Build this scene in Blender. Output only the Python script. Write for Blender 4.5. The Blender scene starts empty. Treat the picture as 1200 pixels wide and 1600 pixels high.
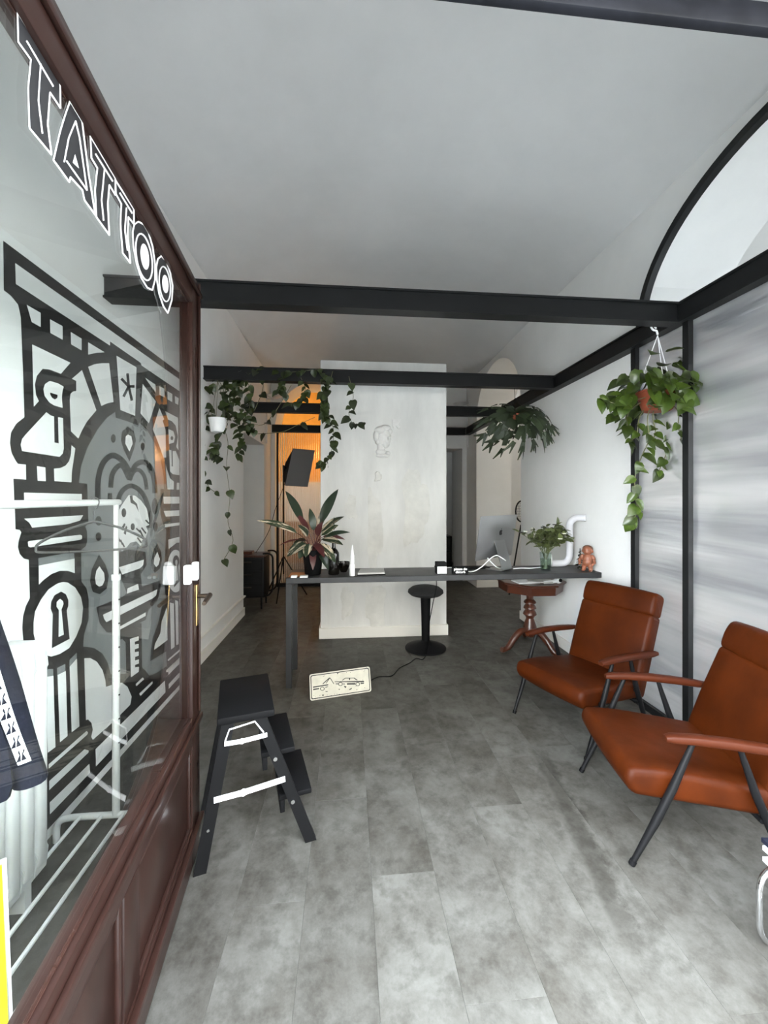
import bpy, bmesh, math, random
from mathutils import Vector, Matrix, Quaternion
random.seed(7)
SC = bpy.context.scene
COL = SC.collection
PI = math.pi

# ---------------------------------------------------------------- camera
F, CU, CV, HZ, HC = 620.0, 600.0, 777.0, 777.0, 1.5
YAW = math.atan(56.0 / F)
CA, SA = math.cos(YAW), math.sin(YAW)
cam_d = bpy.data.cameras.new('camera')
cam = bpy.data.objects.new('camera', cam_d)
COL.objects.link(cam)
cam.location = (0, 0, HC)
cam.rotation_euler = (PI / 2, 0, -YAW)
cam_d.sensor_fit = 'HORIZONTAL'
cam_d.sensor_width = 36
cam_d.lens = F * 36 / 1200
cam_d.shift_y = -(800 - HZ) / 1200
cam_d.clip_start = 0.02
SC.camera = cam

# ---------------------------------------------------------------- world, exposure
W = bpy.data.worlds.new('overcast_sky')
SC.world = W
W.use_nodes = True
bg = W.node_tree.nodes['Background']
# overcast sky, brighter and bluer towards the zenith (standard overcast distribution)
_n = W.node_tree.nodes; _l = W.node_tree.links
_tc = _n.new('ShaderNodeTexCoord'); _sx = _n.new('ShaderNodeSeparateXYZ'); _cr = _n.new('ShaderNodeValToRGB')
_l.new(_tc.outputs['Generated'], _sx.inputs[0]); _l.new(_sx.outputs['Z'], _cr.inputs['Fac'])
_cr.color_ramp.elements[0].position = 0.0; _cr.color_ramp.elements[0].color = (0.66, 0.68, 0.69, 1)
_cr.color_ramp.elements[1].position = 1.0; _cr.color_ramp.elements[1].color = (1.02, 1.16, 1.30, 1)
_l.new(_cr.outputs['Color'], bg.inputs['Color'])
bg.inputs['Strength'].default_value = 37.0
SC.view_settings.view_transform = 'Standard'
SC.view_settings.look = 'None'
SC.view_settings.gamma = 1
SC.view_settings.use_curve_mapping = False
SC.view_settings.exposure = 0.15

# ---------------------------------------------------------------- pixel -> place helpers (survey of the photo)
def ray(u, v):
    dx, dz = (u - CU) / F, (HZ - v) / F
    return Vector((dx * CA + SA, CA - dx * SA, dz))
def onz(u, v, z):
    r = ray(u, v); t = (z - HC) / r.z
    return Vector((r.x * t, r.y * t, z))
def onx(u, v, x):
    r = ray(u, v); t = x / r.x
    return Vector((x, r.y * t, HC + r.z * t))
def ony(u, v, y):
    r = ray(u, v); t = y / r.y
    return Vector((r.x * t, y, HC + r.z * t))
def ond(u, v, t):
    r = ray(u, v)
    return Vector((r.x * t, r.y * t, HC + r.z * t))

# ---------------------------------------------------------------- materials
def mat(name, col, rough=0.5, metal=0.0, var=0.0, vscale=6.0, bump=0.0, bscale=40.0, emit=None, spec=0.5,
        stretch=(1, 1, 1), objvar=0.0, coat=0.0, col2=None, ramp=(0.34, 0.66)):
    m = bpy.data.materials.new(name); m.use_nodes = True
    nt = m.node_tree; N = nt.nodes; L = nt.links
    b = N['Principled BSDF']
    c4 = (col[0], col[1], col[2], 1)
    b.inputs['Base Color'].default_value = c4
    b.inputs['Roughness'].default_value = rough
    b.inputs['Metallic'].default_value = metal
    b.inputs['Specular IOR Level'].default_value = spec
    b.inputs['Coat Weight'].default_value = coat
    tc = N.new('ShaderNodeTexCoord'); mp = N.new('ShaderNodeMapping')
    mp.inputs['Scale'].default_value = stretch
    L.new(tc.outputs['Object'], mp.inputs['Vector'])
    out = None
    if var > 0 or col2:
        n = N.new('ShaderNodeTexNoise'); n.inputs['Scale'].default_value = vscale
        n.inputs['Detail'].default_value = 8; n.inputs['Roughness'].default_value = 0.62
        L.new(mp.outputs['Vector'], n.inputs['Vector'])
        r = N.new('ShaderNodeValToRGB')
        r.color_ramp.elements[0].position = ramp[0]; r.color_ramp.elements[1].position = ramp[1]
        c2 = col2 if col2 else tuple(x * (1 - var) for x in col)
        r.color_ramp.elements[0].color = (c2[0], c2[1], c2[2], 1)
        r.color_ramp.elements[1].color = c4
        L.new(n.outputs['Fac'], r.inputs['Fac'])
        out = r.outputs['Color']
        rr = N.new('ShaderNodeMapRange')
        rr.inputs['To Min'].default_value = min(1, rough * 1.18); rr.inputs['To Max'].default_value = rough * 0.85
        L.new(n.outputs['Fac'], rr.inputs['Value']); L.new(rr.outputs['Result'], b.inputs['Roughness'])
    if objvar > 0:
        oi = N.new('ShaderNodeObjectInfo'); mr = N.new('ShaderNodeMapRange')
        mr.inputs['To Min'].default_value = 1 - objvar; mr.inputs['To Max'].default_value = 1 + objvar
        L.new(oi.outputs['Random'], mr.inputs['Value'])
        hv = N.new('ShaderNodeHueSaturation')
        L.new(mr.outputs['Result'], hv.inputs['Value'])
        if out: L.new(out, hv.inputs['Color'])
        else: hv.inputs['Color'].default_value = c4
        out = hv.outputs['Color']
    if out: L.new(out, b.inputs['Base Color'])
    if bump > 0:
        n2 = N.new('ShaderNodeTexNoise'); n2.inputs['Scale'].default_value = bscale; n2.inputs['Detail'].default_value = 5
        L.new(mp.outputs['Vector'], n2.inputs['Vector'])
        bm_ = N.new('ShaderNodeBump'); bm_.inputs['Strength'].default_value = bump; bm_.inputs['Distance'].default_value = 0.01
        L.new(n2.outputs['Fac'], bm_.inputs['Height']); L.new(bm_.outputs['Normal'], b.inputs['Normal'])
    if emit:
        b.inputs['Emission Color'].default_value = (emit[0], emit[1], emit[2], 1)
        b.inputs['Emission Strength'].default_value = emit[3]
    return m

def thin_glass(name, tint=(0.96, 0.98, 0.97), rough=0.0, ior=1.5):
    m = bpy.data.materials.new(name); m.use_nodes = True
    nt = m.node_tree; N = nt.nodes; L = nt.links
    N.remove(N['Principled BSDF'])
    o = N['Material Output']
    t = N.new('ShaderNodeBsdfTransparent'); t.inputs['Color'].default_value = (*tint, 1)
    g = N.new('ShaderNodeBsdfGlossy'); g.inputs['Roughness'].default_value = rough
    geo = N.new('ShaderNodeNewGeometry'); dt = N.new('ShaderNodeVectorMath'); dt.operation = 'DOT_PRODUCT'
    L.new(geo.outputs['Incoming'], dt.inputs[0]); L.new(geo.outputs['Normal'], dt.inputs[1])
    def mth(op, a, b=None):
        q = N.new('ShaderNodeMath'); q.operation = op
        for k, w in enumerate((a, b)):
            if w is None: continue
            if isinstance(w, (int, float)): q.inputs[k].default_value = w
            else: L.new(w, q.inputs[k])
        return q.outputs[0]
    ab = mth('ABSOLUTE', dt.outputs['Value'])
    p5 = mth('POWER', mth('SUBTRACT', 1.0, ab), 5.0)
    f0 = ((ior - 1) / (ior + 1)) ** 2
    fac = mth('ADD', mth('MULTIPLY', p5, 1 - f0), f0)
    x = N.new('ShaderNodeMixShader')
    L.new(fac, x.inputs['Fac']); L.new(t.outputs[0], x.inputs[1]); L.new(g.outputs[0], x.inputs[2])
    L.new(x.outputs[0], o.inputs['Surface'])
    return m

M = {}
M['plaster'] = mat('white_plaster', (0.80, 0.80, 0.785), 0.85, var=0.07, vscale=1.6, bump=0.12, bscale=14)
M['vault'] = mat('vault_plaster', (0.69, 0.69, 0.685), 0.85, var=0.12, vscale=0.9, bump=0.15, bscale=6)
M['pillar'] = mat('patched_plaster', (0.74, 0.735, 0.71), 0.7, var=0.17, vscale=2.2, bump=0.5, bscale=5, stretch=(1.6, 1.6, 0.55))
M['patch'] = mat('skim_patch', (0.72, 0.71, 0.67), 0.8, var=0.14, vscale=7, bump=0.4, bscale=14)
M['skirting'] = mat('skirting_paint', (0.80, 0.78, 0.73), 0.5)
M['relief'] = mat('cast_plaster', (0.74, 0.73, 0.71), 0.7, var=0.08, vscale=30)
M['orange'] = mat('orange_paint', (0.85, 0.36, 0.03), 0.7, var=0.1)
M['brown'] = mat('brown_paint', (0.30, 0.17, 0.09), 0.7)
M['steel'] = mat('black_steel', (0.010, 0.0105, 0.011), 0.45, var=0.3, vscale=3, spec=0.2)
M['blackmetal'] = mat('black_enamel', (0.006, 0.006, 0.0065), 0.45, spec=0.14)
M['header'] = mat('dark_header_paint', (0.010, 0.0105, 0.013), 0.45, var=0.5, vscale=9, col2=(0.018, 0.019, 0.024), spec=0.15)
M['desk'] = mat('grey_steel_desk', (0.034, 0.035, 0.037), 0.45, metal=0.2, var=0.35, vscale=5)
M['blackplastic'] = mat('black_plastic', (0.0045, 0.0045, 0.005), 0.6, spec=0.10)
M['blackfabric'] = mat('black_fabric', (0.011, 0.011, 0.012), 0.9)
M['white'] = mat('white_enamel', (0.70, 0.70, 0.69), 0.3)
M['whitep'] = mat('white_plastic', (0.85, 0.86, 0.87), 0.35)
M['paper'] = mat('paper', (0.82, 0.83, 0.84), 0.7)
M['greypaper'] = mat('grey_paper', (0.5, 0.5, 0.48), 0.7, var=0.15)
M['navy'] = mat('navy_cloth', (0.005, 0.006, 0.014), 0.9, spec=0.2, bump=0.3, bscale=50)
M['mahogany'] = mat('mahogany', (0.027, 0.0115, 0.0085), 0.28, var=0.55, vscale=5, stretch=(1, 1, 0.25), bump=0.05, bscale=20, coat=0.08, spec=0.4)
M['mahogany_h'] = mat('mahogany_worn', (0.029, 0.0125, 0.0095), 0.3, var=0.5, vscale=4, stretch=(1, 0.2, 1), bump=0.06, bscale=20, coat=0.08, spec=0.4)
M['mural_white'] = mat('mural_white', (0.82, 0.83, 0.82), 0.5)
M['mural_black'] = mat('mural_black', (0.010, 0.010, 0.011), 0.45)
M['mural_grey'] = mat('mural_grey', (0.20, 0.215, 0.22), 0.5)
M['letter'] = mat('letter_vinyl', (0.020, 0.020, 0.022), 0.4)
M['letterwhite'] = mat('letter_white_vinyl', (0.85, 0.85, 0.85), 0.4)
M['glass'] = thin_glass('pane_glass', ior=1.38)
M['vase'] = thin_glass('vase_glass', (0.85, 0.9, 0.88))
M['brass'] = mat('brass', (0.62, 0.42, 0.18), 0.25, metal=1)
M['bronze'] = mat('dark_bronze', (0.05, 0.035, 0.025), 0.3, metal=0.7)
M['chrome'] = mat('chrome', (0.82, 0.83, 0.85), 0.08, metal=1)
M['alu'] = mat('brushed_aluminium', (0.38, 0.385, 0.39), 0.34, metal=0.85)
M['leather'] = mat('cognac_leather', (0.052, 0.0098, 0.0013), 0.46, var=0.42, vscale=5, bump=0.16, bscale=9, spec=0.10)
M['armwood'] = mat('arm_wood', (0.055, 0.0125, 0.0045), 0.42, var=0.3, vscale=6, stretch=(0.3, 3, 3), spec=0.12)
M['tablewood'] = mat('red_brown_wood', (0.075, 0.020, 0.009), 0.3, var=0.4, vscale=6, coat=0.2)
M['tan'] = mat('tan_leather', (0.38, 0.14, 0.04), 0.5, var=0.15)
M['terracotta'] = mat('terracotta', (0.22, 0.045, 0.016), 0.6)
M['soil'] = mat('soil', (0.03, 0.02, 0.013), 0.95)
M['leaf'] = mat('pothos_leaf', (0.050, 0.076, 0.010), 0.30, var=0.35, vscale=14, objvar=0.5, col2=(0.020, 0.038, 0.006))
M['leafdark'] = mat('vine_leaf', (0.034, 0.048, 0.010), 0.38, var=0.35, vscale=14, objvar=0.55, col2=(0.014, 0.024, 0.006))
M['stem'] = mat('vine_stem', (0.10, 0.10, 0.045), 0.6)
M['fern'] = mat('staghorn_leaf', (0.026, 0.040, 0.016), 0.5, var=0.3, vscale=8, objvar=0.35)
M['strom'] = mat('variegated_leaf', (0.50, 0.42, 0.31), 0.4, vscale=5.0, col2=(0.016, 0.030, 0.012), objvar=0.3, stretch=(9, 1.3, 1), ramp=(0.50, 0.56))
M['stromred'] = mat('burgundy_leaf', (0.10, 0.018, 0.018), 0.4, var=0.4, vscale=8, objvar=0.3)
M['stromdark'] = mat('dark_green_leaf', (0.020, 0.038, 0.018), 0.35, vscale=5, var=0.4, objvar=0.3)
M['bouquet'] = mat('bouquet_leaf', (0.085, 0.105, 0.032), 0.5, objvar=0.5, var=0.2)
M['petal'] = mat('white_petal', (0.78, 0.78, 0.70), 0.6)
M['darkberry'] = mat('dark_blossom', (0.02, 0.018, 0.02), 0.6)
M['bottle'] = mat('dark_bottle_glass', (0.006, 0.005, 0.004), 0.06, spec=0.6)
M['skin'] = mat('doll_vinyl', (0.24, 0.085, 0.045), 0.4)
M['dollhair'] = mat('doll_hair', (0.085, 0.034, 0.018), 0.5)
M['softgrey'] = mat('softbox_grey_cloth', (0.17, 0.17, 0.175), 0.8)
M['sign'] = mat('enamel_sign', (0.62, 0.60, 0.51), 0.5, var=0.2, vscale=12)
M['street'] = mat('street_stone', (0.17, 0.17, 0.165), 0.8, var=0.2)
M['facade'] = mat('street_facade', (0.30, 0.27, 0.23), 0.85, var=0.1)
M['tube'] = mat('matt_white_tube', (0.56, 0.56, 0.59), 0.6)
M['yellow'] = mat('yellow_card', (0.90, 0.78, 0.0), 0.5)
M['cactus'] = mat('cactus_green', (0.012, 0.020, 0.012), 0.6)
M['tinsel'] = mat('dark_tinsel', (0.05, 0.05, 0.035), 0.25, metal=0.6)
M['sparkle'] = mat('silver_bead', (0.9, 0.9, 0.88), 0.08, metal=1)
M['pencil'] = mat('relief_shadow_line', (0.55, 0.55, 0.54), 0.8)

# concrete-look floor plank
def floor_mat():
    m = mat('concrete_plank', (0.215, 0.215, 0.205), 0.42, spec=0.14)
    nt = m.node_tree; N = nt.nodes; L = nt.links; b = N['Principled BSDF']
    geo = N.new('ShaderNodeNewGeometry')
    oi = N.new('ShaderNodeObjectInfo')
    off = N.new('ShaderNodeVectorMath'); off.operation = 'SCALE'
    cmb = N.new('ShaderNodeCombineXYZ')
    L.new(oi.outputs['Random'], cmb.inputs['X']); L.new(oi.outputs['Random'], cmb.inputs['Z'])
    L.new(cmb.outputs[0], off.inputs[0]); off.inputs['Scale'].default_value = 0.9
    add = N.new('ShaderNodeVectorMath'); add.operation = 'ADD'
    L.new(geo.outputs['Position'], add.inputs[0]); L.new(off.outputs[0], add.inputs[1])
    n1 = N.new('ShaderNodeTexNoise'); n1.inputs['Scale'].default_value = 3.4; n1.inputs['Detail'].default_value = 12; n1.inputs['Roughness'].default_value = 0.74
    n1.inputs['Distortion'].default_value = 0.15
    L.new(add.outputs[0], n1.inputs['Vector'])
    r1 = N.new('ShaderNodeValToRGB'); e = r1.color_ramp.elements
    e[0].position = 0.34; e[0].color = (0.046, 0.042, 0.035, 1)
    e[1].position = 0.66; e[1].color = (0.109, 0.106, 0.096, 1)
    L.new(n1.outputs['Fac'], r1.inputs['Fac'])
    n2 = N.new('ShaderNodeTexNoise'); n2.inputs['Scale'].default_value = 13; n2.inputs['Detail'].default_value = 9; n2.inputs['Roughness'].default_value = 0.66
    L.new(add.outputs[0], n2.inputs['Vector'])
    r2 = N.new('ShaderNodeValToRGB'); e = r2.color_ramp.elements
    e[0].position = 0.36; e[0].color = (0.60, 0.59, 0.57, 1); e[1].position = 0.52; e[1].color = (1.06, 1.06, 1.06, 1)
    L.new(n2.outputs['Fac'], r2.inputs['Fac'])
    mx = N.new('ShaderNodeMix'); mx.data_type = 'RGBA'; mx.blend_type = 'MULTIPLY'; mx.inputs['Factor'].default_value = 0.7
    L.new(r1.outputs['Color'], mx.inputs[6]); L.new(r2.outputs['Color'], mx.inputs[7])
    hv = N.new('ShaderNodeHueSaturation'); mr = N.new('ShaderNodeMapRange')
    mr.inputs['To Min'].default_value = 0.94; mr.inputs['To Max'].default_value = 1.05
    L.new(oi.outputs['Random'], mr.inputs['Value']); L.new(mr.outputs['Result'], hv.inputs['Value'])
    # dark worn strip in front of the armchairs
    sep = N.new('ShaderNodeSeparateXYZ'); L.new(geo.outputs['Position'], sep.inputs[0])
    def mth(op, a, b=None, clamp=False):
        q = N.new('ShaderNodeMath'); q.operation = op; q.use_clamp = clamp
        for k, w in enumerate((a, b)):
            if w is None: continue
            if isinstance(w, (int, float)): q.inputs[k].default_value = w
            else: L.new(w, q.inputs[k])
        return q.outputs[0]
    cen = mth('ADD', mth('MULTIPLY', sep.outputs['Y'], 0.16), 0.765)
    wob = mth('MULTIPLY', mth('SUBTRACT', n1.outputs['Fac'], 0.5), 0.22)
    dist = mth('ABSOLUTE', mth('ADD', mth('SUBTRACT', sep.outputs['X'], cen), wob))
    m1 = mth('MULTIPLY', mth('SUBTRACT', 0.055, dist), 40.0, True)
    m2 = mth('MULTIPLY', mth('SUBTRACT', sep.outputs['Y'], 1.22), 8.0, True)
    m3 = mth('MULTIPLY', mth('SUBTRACT', 2.35, sep.outputs['Y']), 5.0, True)
    strip = mth('MULTIPLY', mth('MULTIPLY', m1, m2), m3)
    mz = N.new('ShaderNodeMix'); mz.data_type = 'RGBA'; mz.blend_type = 'MULTIPLY'
    L.new(mth('MULTIPLY', strip, 0.85), mz.inputs['Factor']); L.new(mx.outputs[2], mz.inputs[6]); mz.inputs[7].default_value = (0.55, 0.54, 0.52, 1)
    L.new(mz.outputs[2], hv.inputs['Color']); L.new(hv.outputs['Color'], b.inputs['Base Color'])
    rr = N.new('ShaderNodeMapRange'); rr.inputs['To Min'].default_value = 0.52; rr.inputs['To Max'].default_value = 0.34
    L.new(n1.outputs['Fac'], rr.inputs['Value']); L.new(rr.outputs['Result'], b.inputs['Roughness'])
    bp = N.new('ShaderNodeBump'); bp.inputs['Strength'].default_value = 0.08; bp.inputs['Distance'].default_value = 0.01
    L.new(n2.outputs['Fac'], bp.inputs['Height']); L.new(bp.outputs['Normal'], b.inputs['Normal'])
    return m
M['floor'] = floor_mat()

def panel_mat():
    m = bpy.data.materials.new('translucent_sheet'); m.use_nodes = True
    nt = m.node_tree; N = nt.nodes; L = nt.links; N.remove(N['Principled BSDF']); o = N['Material Output']
    geo = N.new('ShaderNodeNewGeometry'); mp = N.new('ShaderNodeMapping')
    mp.inputs['Scale'].default_value = (1, 0.30, 3.6); mp.inputs['Rotation'].default_value = (0.05, 0, 0)
    L.new(geo.outputs['Position'], mp.inputs['Vector'])
    n = N.new('ShaderNodeTexNoise'); n.inputs['Scale'].default_value = 1.6; n.inputs['Detail'].default_value = 3.5; n.inputs['Distortion'].default_value = 0.2
    L.new(mp.outputs['Vector'], n.inputs['Vector'])
    bp = N.new('ShaderNodeBump'); bp.inputs['Strength'].default_value = 0.6; bp.inputs['Distance'].default_value = 0.04
    L.new(n.outputs['Fac'], bp.inputs['Height'])
    r = N.new('ShaderNodeValToRGB'); e = r.color_ramp.elements
    e[0].position = 0.36; e[0].color = (0.55, 0.56, 0.58, 1); e[1].position = 0.64; e[1].color = (0.97, 0.97, 0.97, 1)
    L.new(n.outputs['Fac'], r.inputs['Fac'])
    t = N.new('ShaderNodeBsdfTranslucent'); L.new(r.outputs['Color'], t.inputs['Color']); L.new(bp.outputs['Normal'], t.inputs['Normal'])
    g = N.new('ShaderNodeBsdfGlossy'); g.inputs['Color'].default_value = (0.9, 0.9, 0.91, 1); g.inputs['Roughness'].default_value = 0.22
    L.new(bp.outputs['Normal'], g.inputs['Normal'])
    x = N.new('ShaderNodeMixShader'); x.inputs['Fac'].default_value = 0.50
    L.new(t.outputs[0], x.inputs[1]); L.new(g.outputs[0], x.inputs[2]); L.new(x.outputs[0], o.inputs['Surface'])
    return m
M['sheet'] = panel_mat()

def fluted_mat():
    m = bpy.data.materials.new('fluted_glass'); m.use_nodes = True
    b = m.node_tree.nodes['Principled BSDF']
    b.inputs['Base Color'].default_value = (0.95, 0.93, 0.90, 1)
    b.inputs['Transmission Weight'].default_value = 0.93
    b.inputs['Roughness'].default_value = 0.12
    b.inputs['IOR'].default_value = 1.35
    return m
M['fluted'] = fluted_mat()

# ---------------------------------------------------------------- mesh builder
class MB:
    def __init__(s):
        s.v = []; s.f = []
    def add(s, vs, fs):
        o = len(s.v); s.v += [tuple(p) for p in vs]
        s.f += [tuple(i + o for i in q) for q in fs]
        return s
    def box(s, x0, x1, y0, y1, z0, z1):
        vs = [(x0, y0, z0), (x1, y0, z0), (x1, y1, z0), (x0, y1, z0), (x0, y0, z1), (x1, y0, z1), (x1, y1, z1), (x0, y1, z1)]
        return s.add(vs, [(0, 3, 2, 1), (4, 5, 6, 7), (0, 1, 5, 4), (1, 2, 6, 5), (2, 3, 7, 6), (3, 0, 4, 7)])
    def rbox(s, x0, x1, y0, y1, z0, z1, r=0.005, seg=2):
        b = bmesh.new()
        bmesh.ops.create_cube(b, size=1.0)
        for v in b.verts:
            v.co = Vector(((x0 + x1) / 2 + v.co.x * (x1 - x0), (y0 + y1) / 2 + v.co.y * (y1 - y0), (z0 + z1) / 2 + v.co.z * (z1 - z0)))
        r = min(r, 0.49 * min(abs(x1 - x0), abs(y1 - y0), abs(z1 - z0)))
        bmesh.ops.bevel(b, geom=list(b.edges), offset=r, segments=seg, profile=0.5, affect='EDGES')
        return s.addbm(b)
    def addbm(s, b):
        b.verts.index_update()
        s.add([v.co[:] for v in b.verts], [[v.index for v in f.verts] for f in b.faces]); b.free(); return s
    def beam(s, p, q, w, h, up=(0, 0, 1)):
        p, q = Vector(p), Vector(q); d = (q - p).normalized()
        a = d.cross(Vector(up))
        if a.length < 1e-4: a = d.cross(Vector((1, 0, 0)))
        a.normalize(); c = a.cross(d).normalized()
        vs = []
        for e in (p, q):
            for i, j in ((-1, -1), (1, -1), (1, 1), (-1, 1)):
                vs.append(e + a * i * w / 2 + c * j * h / 2)
        return s.add(vs, [(0, 1, 2, 3), (7, 6, 5, 4), (0, 4, 5, 1), (1, 5, 6, 2), (2, 6, 7, 3), (3, 7, 4, 0)])
    def tube(s, pts, r, n=10, closed=False, caps=True):
        pts = [Vector(p) for p in pts]; k = len(pts)
        rs = r if isinstance(r, (list, tuple)) else [r] * k
        vs = []; prev = None
        for i in range(k):
            if closed: t = pts[(i + 1) % k] - pts[i - 1]
            else: t = pts[min(i + 1, k - 1)] - pts[max(i - 1, 0)]
            t.normalize()
            if prev is None:
                a = t.cross(Vector((0, 0, 1)))
                if a.length < 1e-3: a = t.cross(Vector((1, 0, 0)))
            else:
                a = prev - t * prev.dot(t)
                if a.length < 1e-4: a = t.cross(Vector((0.3, 0.5, 0.8)))
            a.normalize(); prev = a; c = t.cross(a)
            for j in range(n):
                th = 2 * PI * j / n
                vs.append(pts[i] + (a * math.cos(th) + c * math.sin(th)) * rs[i])
        fs = []
        for i in range(k if closed else k - 1):
            i2 = (i + 1) % k
            for j in range(n):
                j2 = (j + 1) % n
                fs.append((i * n + j, i * n + j2, i2 * n + j2, i2 * n + j))
        if caps and not closed:
            fs.append(tuple(range(n - 1, -1, -1))); fs.append(tuple((k - 1) * n + j for j in range(n)))
        return s.add(vs, fs)
    def lathe(s, prof, c=(0, 0, 0), n=24, cap=True):
        vs = []; fs = []
        for (r, z) in prof:
            for j in range(n):
                th = 2 * PI * j / n
                vs.append((c[0] + r * math.cos(th), c[1] + r * math.sin(th), c[2] + z))
        for i in range(len(prof) - 1):
            for j in range(n):
                j2 = (j + 1) % n
                fs.append((i * n + j, i * n + j2, (i + 1) * n + j2, (i + 1) * n + j))
        if cap:
            if prof[0][0] > 1e-5: fs.append(tuple(range(n - 1, -1, -1)))
            if prof[-1][0] > 1e-5: fs.append(tuple((len(prof) - 1) * n + j for j in range(n)))
        return s.add(vs, fs)
    def ell(s, c, r, nu=14, nv=9, rot=None):
        c = Vector(c); vs = []; fs = []
        for i in range(nv + 1):
            ph = -PI / 2 + PI * i / nv
            for j in range(nu):
                th = 2 * PI * j / nu
                p = Vector((r[0] * math.cos(ph) * math.cos(th), r[1] * math.cos(ph) * math.sin(th), r[2] * math.sin(ph)))
                if rot: p = rot @ p
                vs.append(c + p)
        for i in range(nv):
            for j in range(nu):
                j2 = (j + 1) % nu
                fs.append((i * nu + j, i * nu + j2, (i + 1) * nu + j2, (i + 1) * nu + j))
        return s.add(vs, fs)
    def prism(s, poly, fn, d0, d1):
        """poly: 2d points, fn(a,b,d)->3d"""
        n = len(poly)
        vs = [fn(a, b, d0) for a, b in poly] + [fn(a, b, d1) for a, b in poly]
        fs = [tuple(range(n - 1, -1, -1)), tuple(range(n, 2 * n))]
        for i in range(n):
            j = (i + 1) % n
            fs.append((i, j, n + j, n + i))
        return s.add(vs, fs)
    def xf(s, mtx):
        s.v = [tuple(mtx @ Vector(p)) for p in s.v]; return s

def rootof(o):
    while o.parent: o = o.parent
    return o
def build(name, mb, material, parent=None, smooth=40, world=True, recalc=True):
    me = bpy.data.meshes.new(name)
    vs = mb.v
    if parent is not None and world:
        l = rootof(parent).location
        vs = [(p[0] - l.x, p[1] - l.y, p[2] - l.z) for p in vs]
    me.from_pydata(vs, [], mb.f)
    if recalc:
        b = bmesh.new(); b.from_mesh(me)
        bmesh.ops.recalc_face_normals(b, faces=b.faces); b.to_mesh(me); b.free()
    if smooth:
        me.shade_smooth()
        me.set_sharp_from_angle(angle=math.radians(smooth))
    me.materials.append(M[material])
    o = bpy.data.objects.new(name, me); COL.objects.link(o)
    if parent is not None: o.parent = parent
    return o
def tag(o, label=None, cat=None, group=None, kind=None):
    if label: o['label'] = label
    if cat: o['category'] = cat
    if group: o['group'] = group
    if kind: o['kind'] = kind
    return o
def thing(name, loc, label, cat, group=None, rz=0):
    o = bpy.data.objects.new(name, None); COL.objects.link(o)
    o.empty_display_size = 0.05
    o.location = loc; o.rotation_euler = (0, 0, rz)
    return tag(o, label, cat, group)
def struct(name, mb, material, label=None, smooth=40):
    return tag(build(name, mb, material, None, smooth), label, None, None, 'structure')
def dup(root, loc, rz, label, group=None):
    r = root.copy(); COL.objects.link(r); r.location = loc; r.rotation_euler = (0, 0, rz)
    r['label'] = label
    if group: r['group'] = group
    for ch in list(root.children):
        c = ch.copy(); COL.objects.link(c); c.parent = r
        for g in ch.children:
            d = g.copy(); COL.objects.link(d); d.parent = c
    return r
def smoothpath(pts, n=6):
    pts = [Vector(p) for p in pts]; out = []
    for i in range(len(pts) - 1):
        p0 = pts[max(i - 1, 0)]; p1 = pts[i]; p2 = pts[i + 1]; p3 = pts[min(i + 2, len(pts) - 1)]
        for k in range(n):
            t = k / n
            out.append(0.5 * ((2 * p1) + (p2 - p0) * t + (2 * p0 - 5 * p1 + 4 * p2 - p3) * t * t + (3 * p1 - p0 - 3 * p2 + p3) * t ** 3))
    out.append(pts[-1]); return out

# ================================================================ SETTING
XL, XR, YF, YB, ZW = -1.33, 2.13, 0.66, 7.0, 3.55
floor = struct('floor', MB().box(-2.6, 5.4, YF, 10.0, -0.10, -0.004), 'floor', 'grey concrete-look plank floor')
# planks
PWID, PLEN = 0.252, 1.24
pm = {}
cols = int((XR - XL) / PWID) + 2
for i in range(-2, cols):
    x0 = XL - 0.09 + i * PWID
    yoff = random.choice([0.0, 0.42, 0.83]) + random.uniform(-0.1, 0.1)
    y = YF - yoff
    while y < 7.3:
        a, b_ = max(y, YF), min(y + PLEN, 7.6)
        y += PLEN
        if b_ - a < 0.05: continue
        w = PWID - 0.0004
        bx0, bx1 = x0, x0 + w
        if bx1 < XL - 0.6 or bx0 > XR + 0.6: continue
        key = round(b_ - a, 4)
        if key not in pm:
            o = build('plank', MB().rbox(0, w, 0, key - 0.0004, -0.004, 0.0, 0.0005, 1), 'floor', floor, smooth=0)
            pm[key] = o.data
            o.location = (bx0, a, 0)
        else:
            o = bpy.data.objects.new('plank', pm[key]); COL.objects.link(o); o.parent = floor; o.location = (bx0, a, 0)

struct('street_ground', MB().box(-14, 14, -16, YF, -0.25, -0.06), 'street', 'grey stone street in front of the shop')

struct('wall_opposite', MB().box(-5.0, 11, -9.0, -8.0, -0.25, 11.5), 'facade', 'plastered house front on the other side of the street')

def wall_cols(mb, a0, a1, zt, fn, thick, opening, n=28):
    """wall along axis a from a0..a1 up to zt; opening=(o0,o1,topfn) ; fn(a,d,z)"""
    o0, o1, tf = opening
    def slab(x0, x1, zb0, zb1):
        vs = [fn(x0, 0, zb0), fn(x1, 0, zb1), fn(x1, 0, zt), fn(x0, 0, zt), fn(x0, thick, zb0), fn(x1, thick, zb1), fn(x1, thick, zt), fn(x0, thick, zt)]
        mb.add(vs, [(0, 1, 2, 3), (4, 7, 6, 5), (0, 4, 5, 1), (3, 2, 6, 7)])
    for i in range(n):
        x0 = o0 + (o1 - o0) * i / n; x1 = o0 + (o1 - o0) * (i + 1) / n
        slab(x0, x1, tf(x0), tf(x1))
def arch(o0, o1, spring, apex):
    c = (o0 + o1) / 2; h = (o1 - o0) / 2
    def f(a):
        t = max(0.0, 1 - ((a - c) / h) ** 2)
        return spring + (apex - spring) * math.sqrt(t)
    return f

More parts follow.
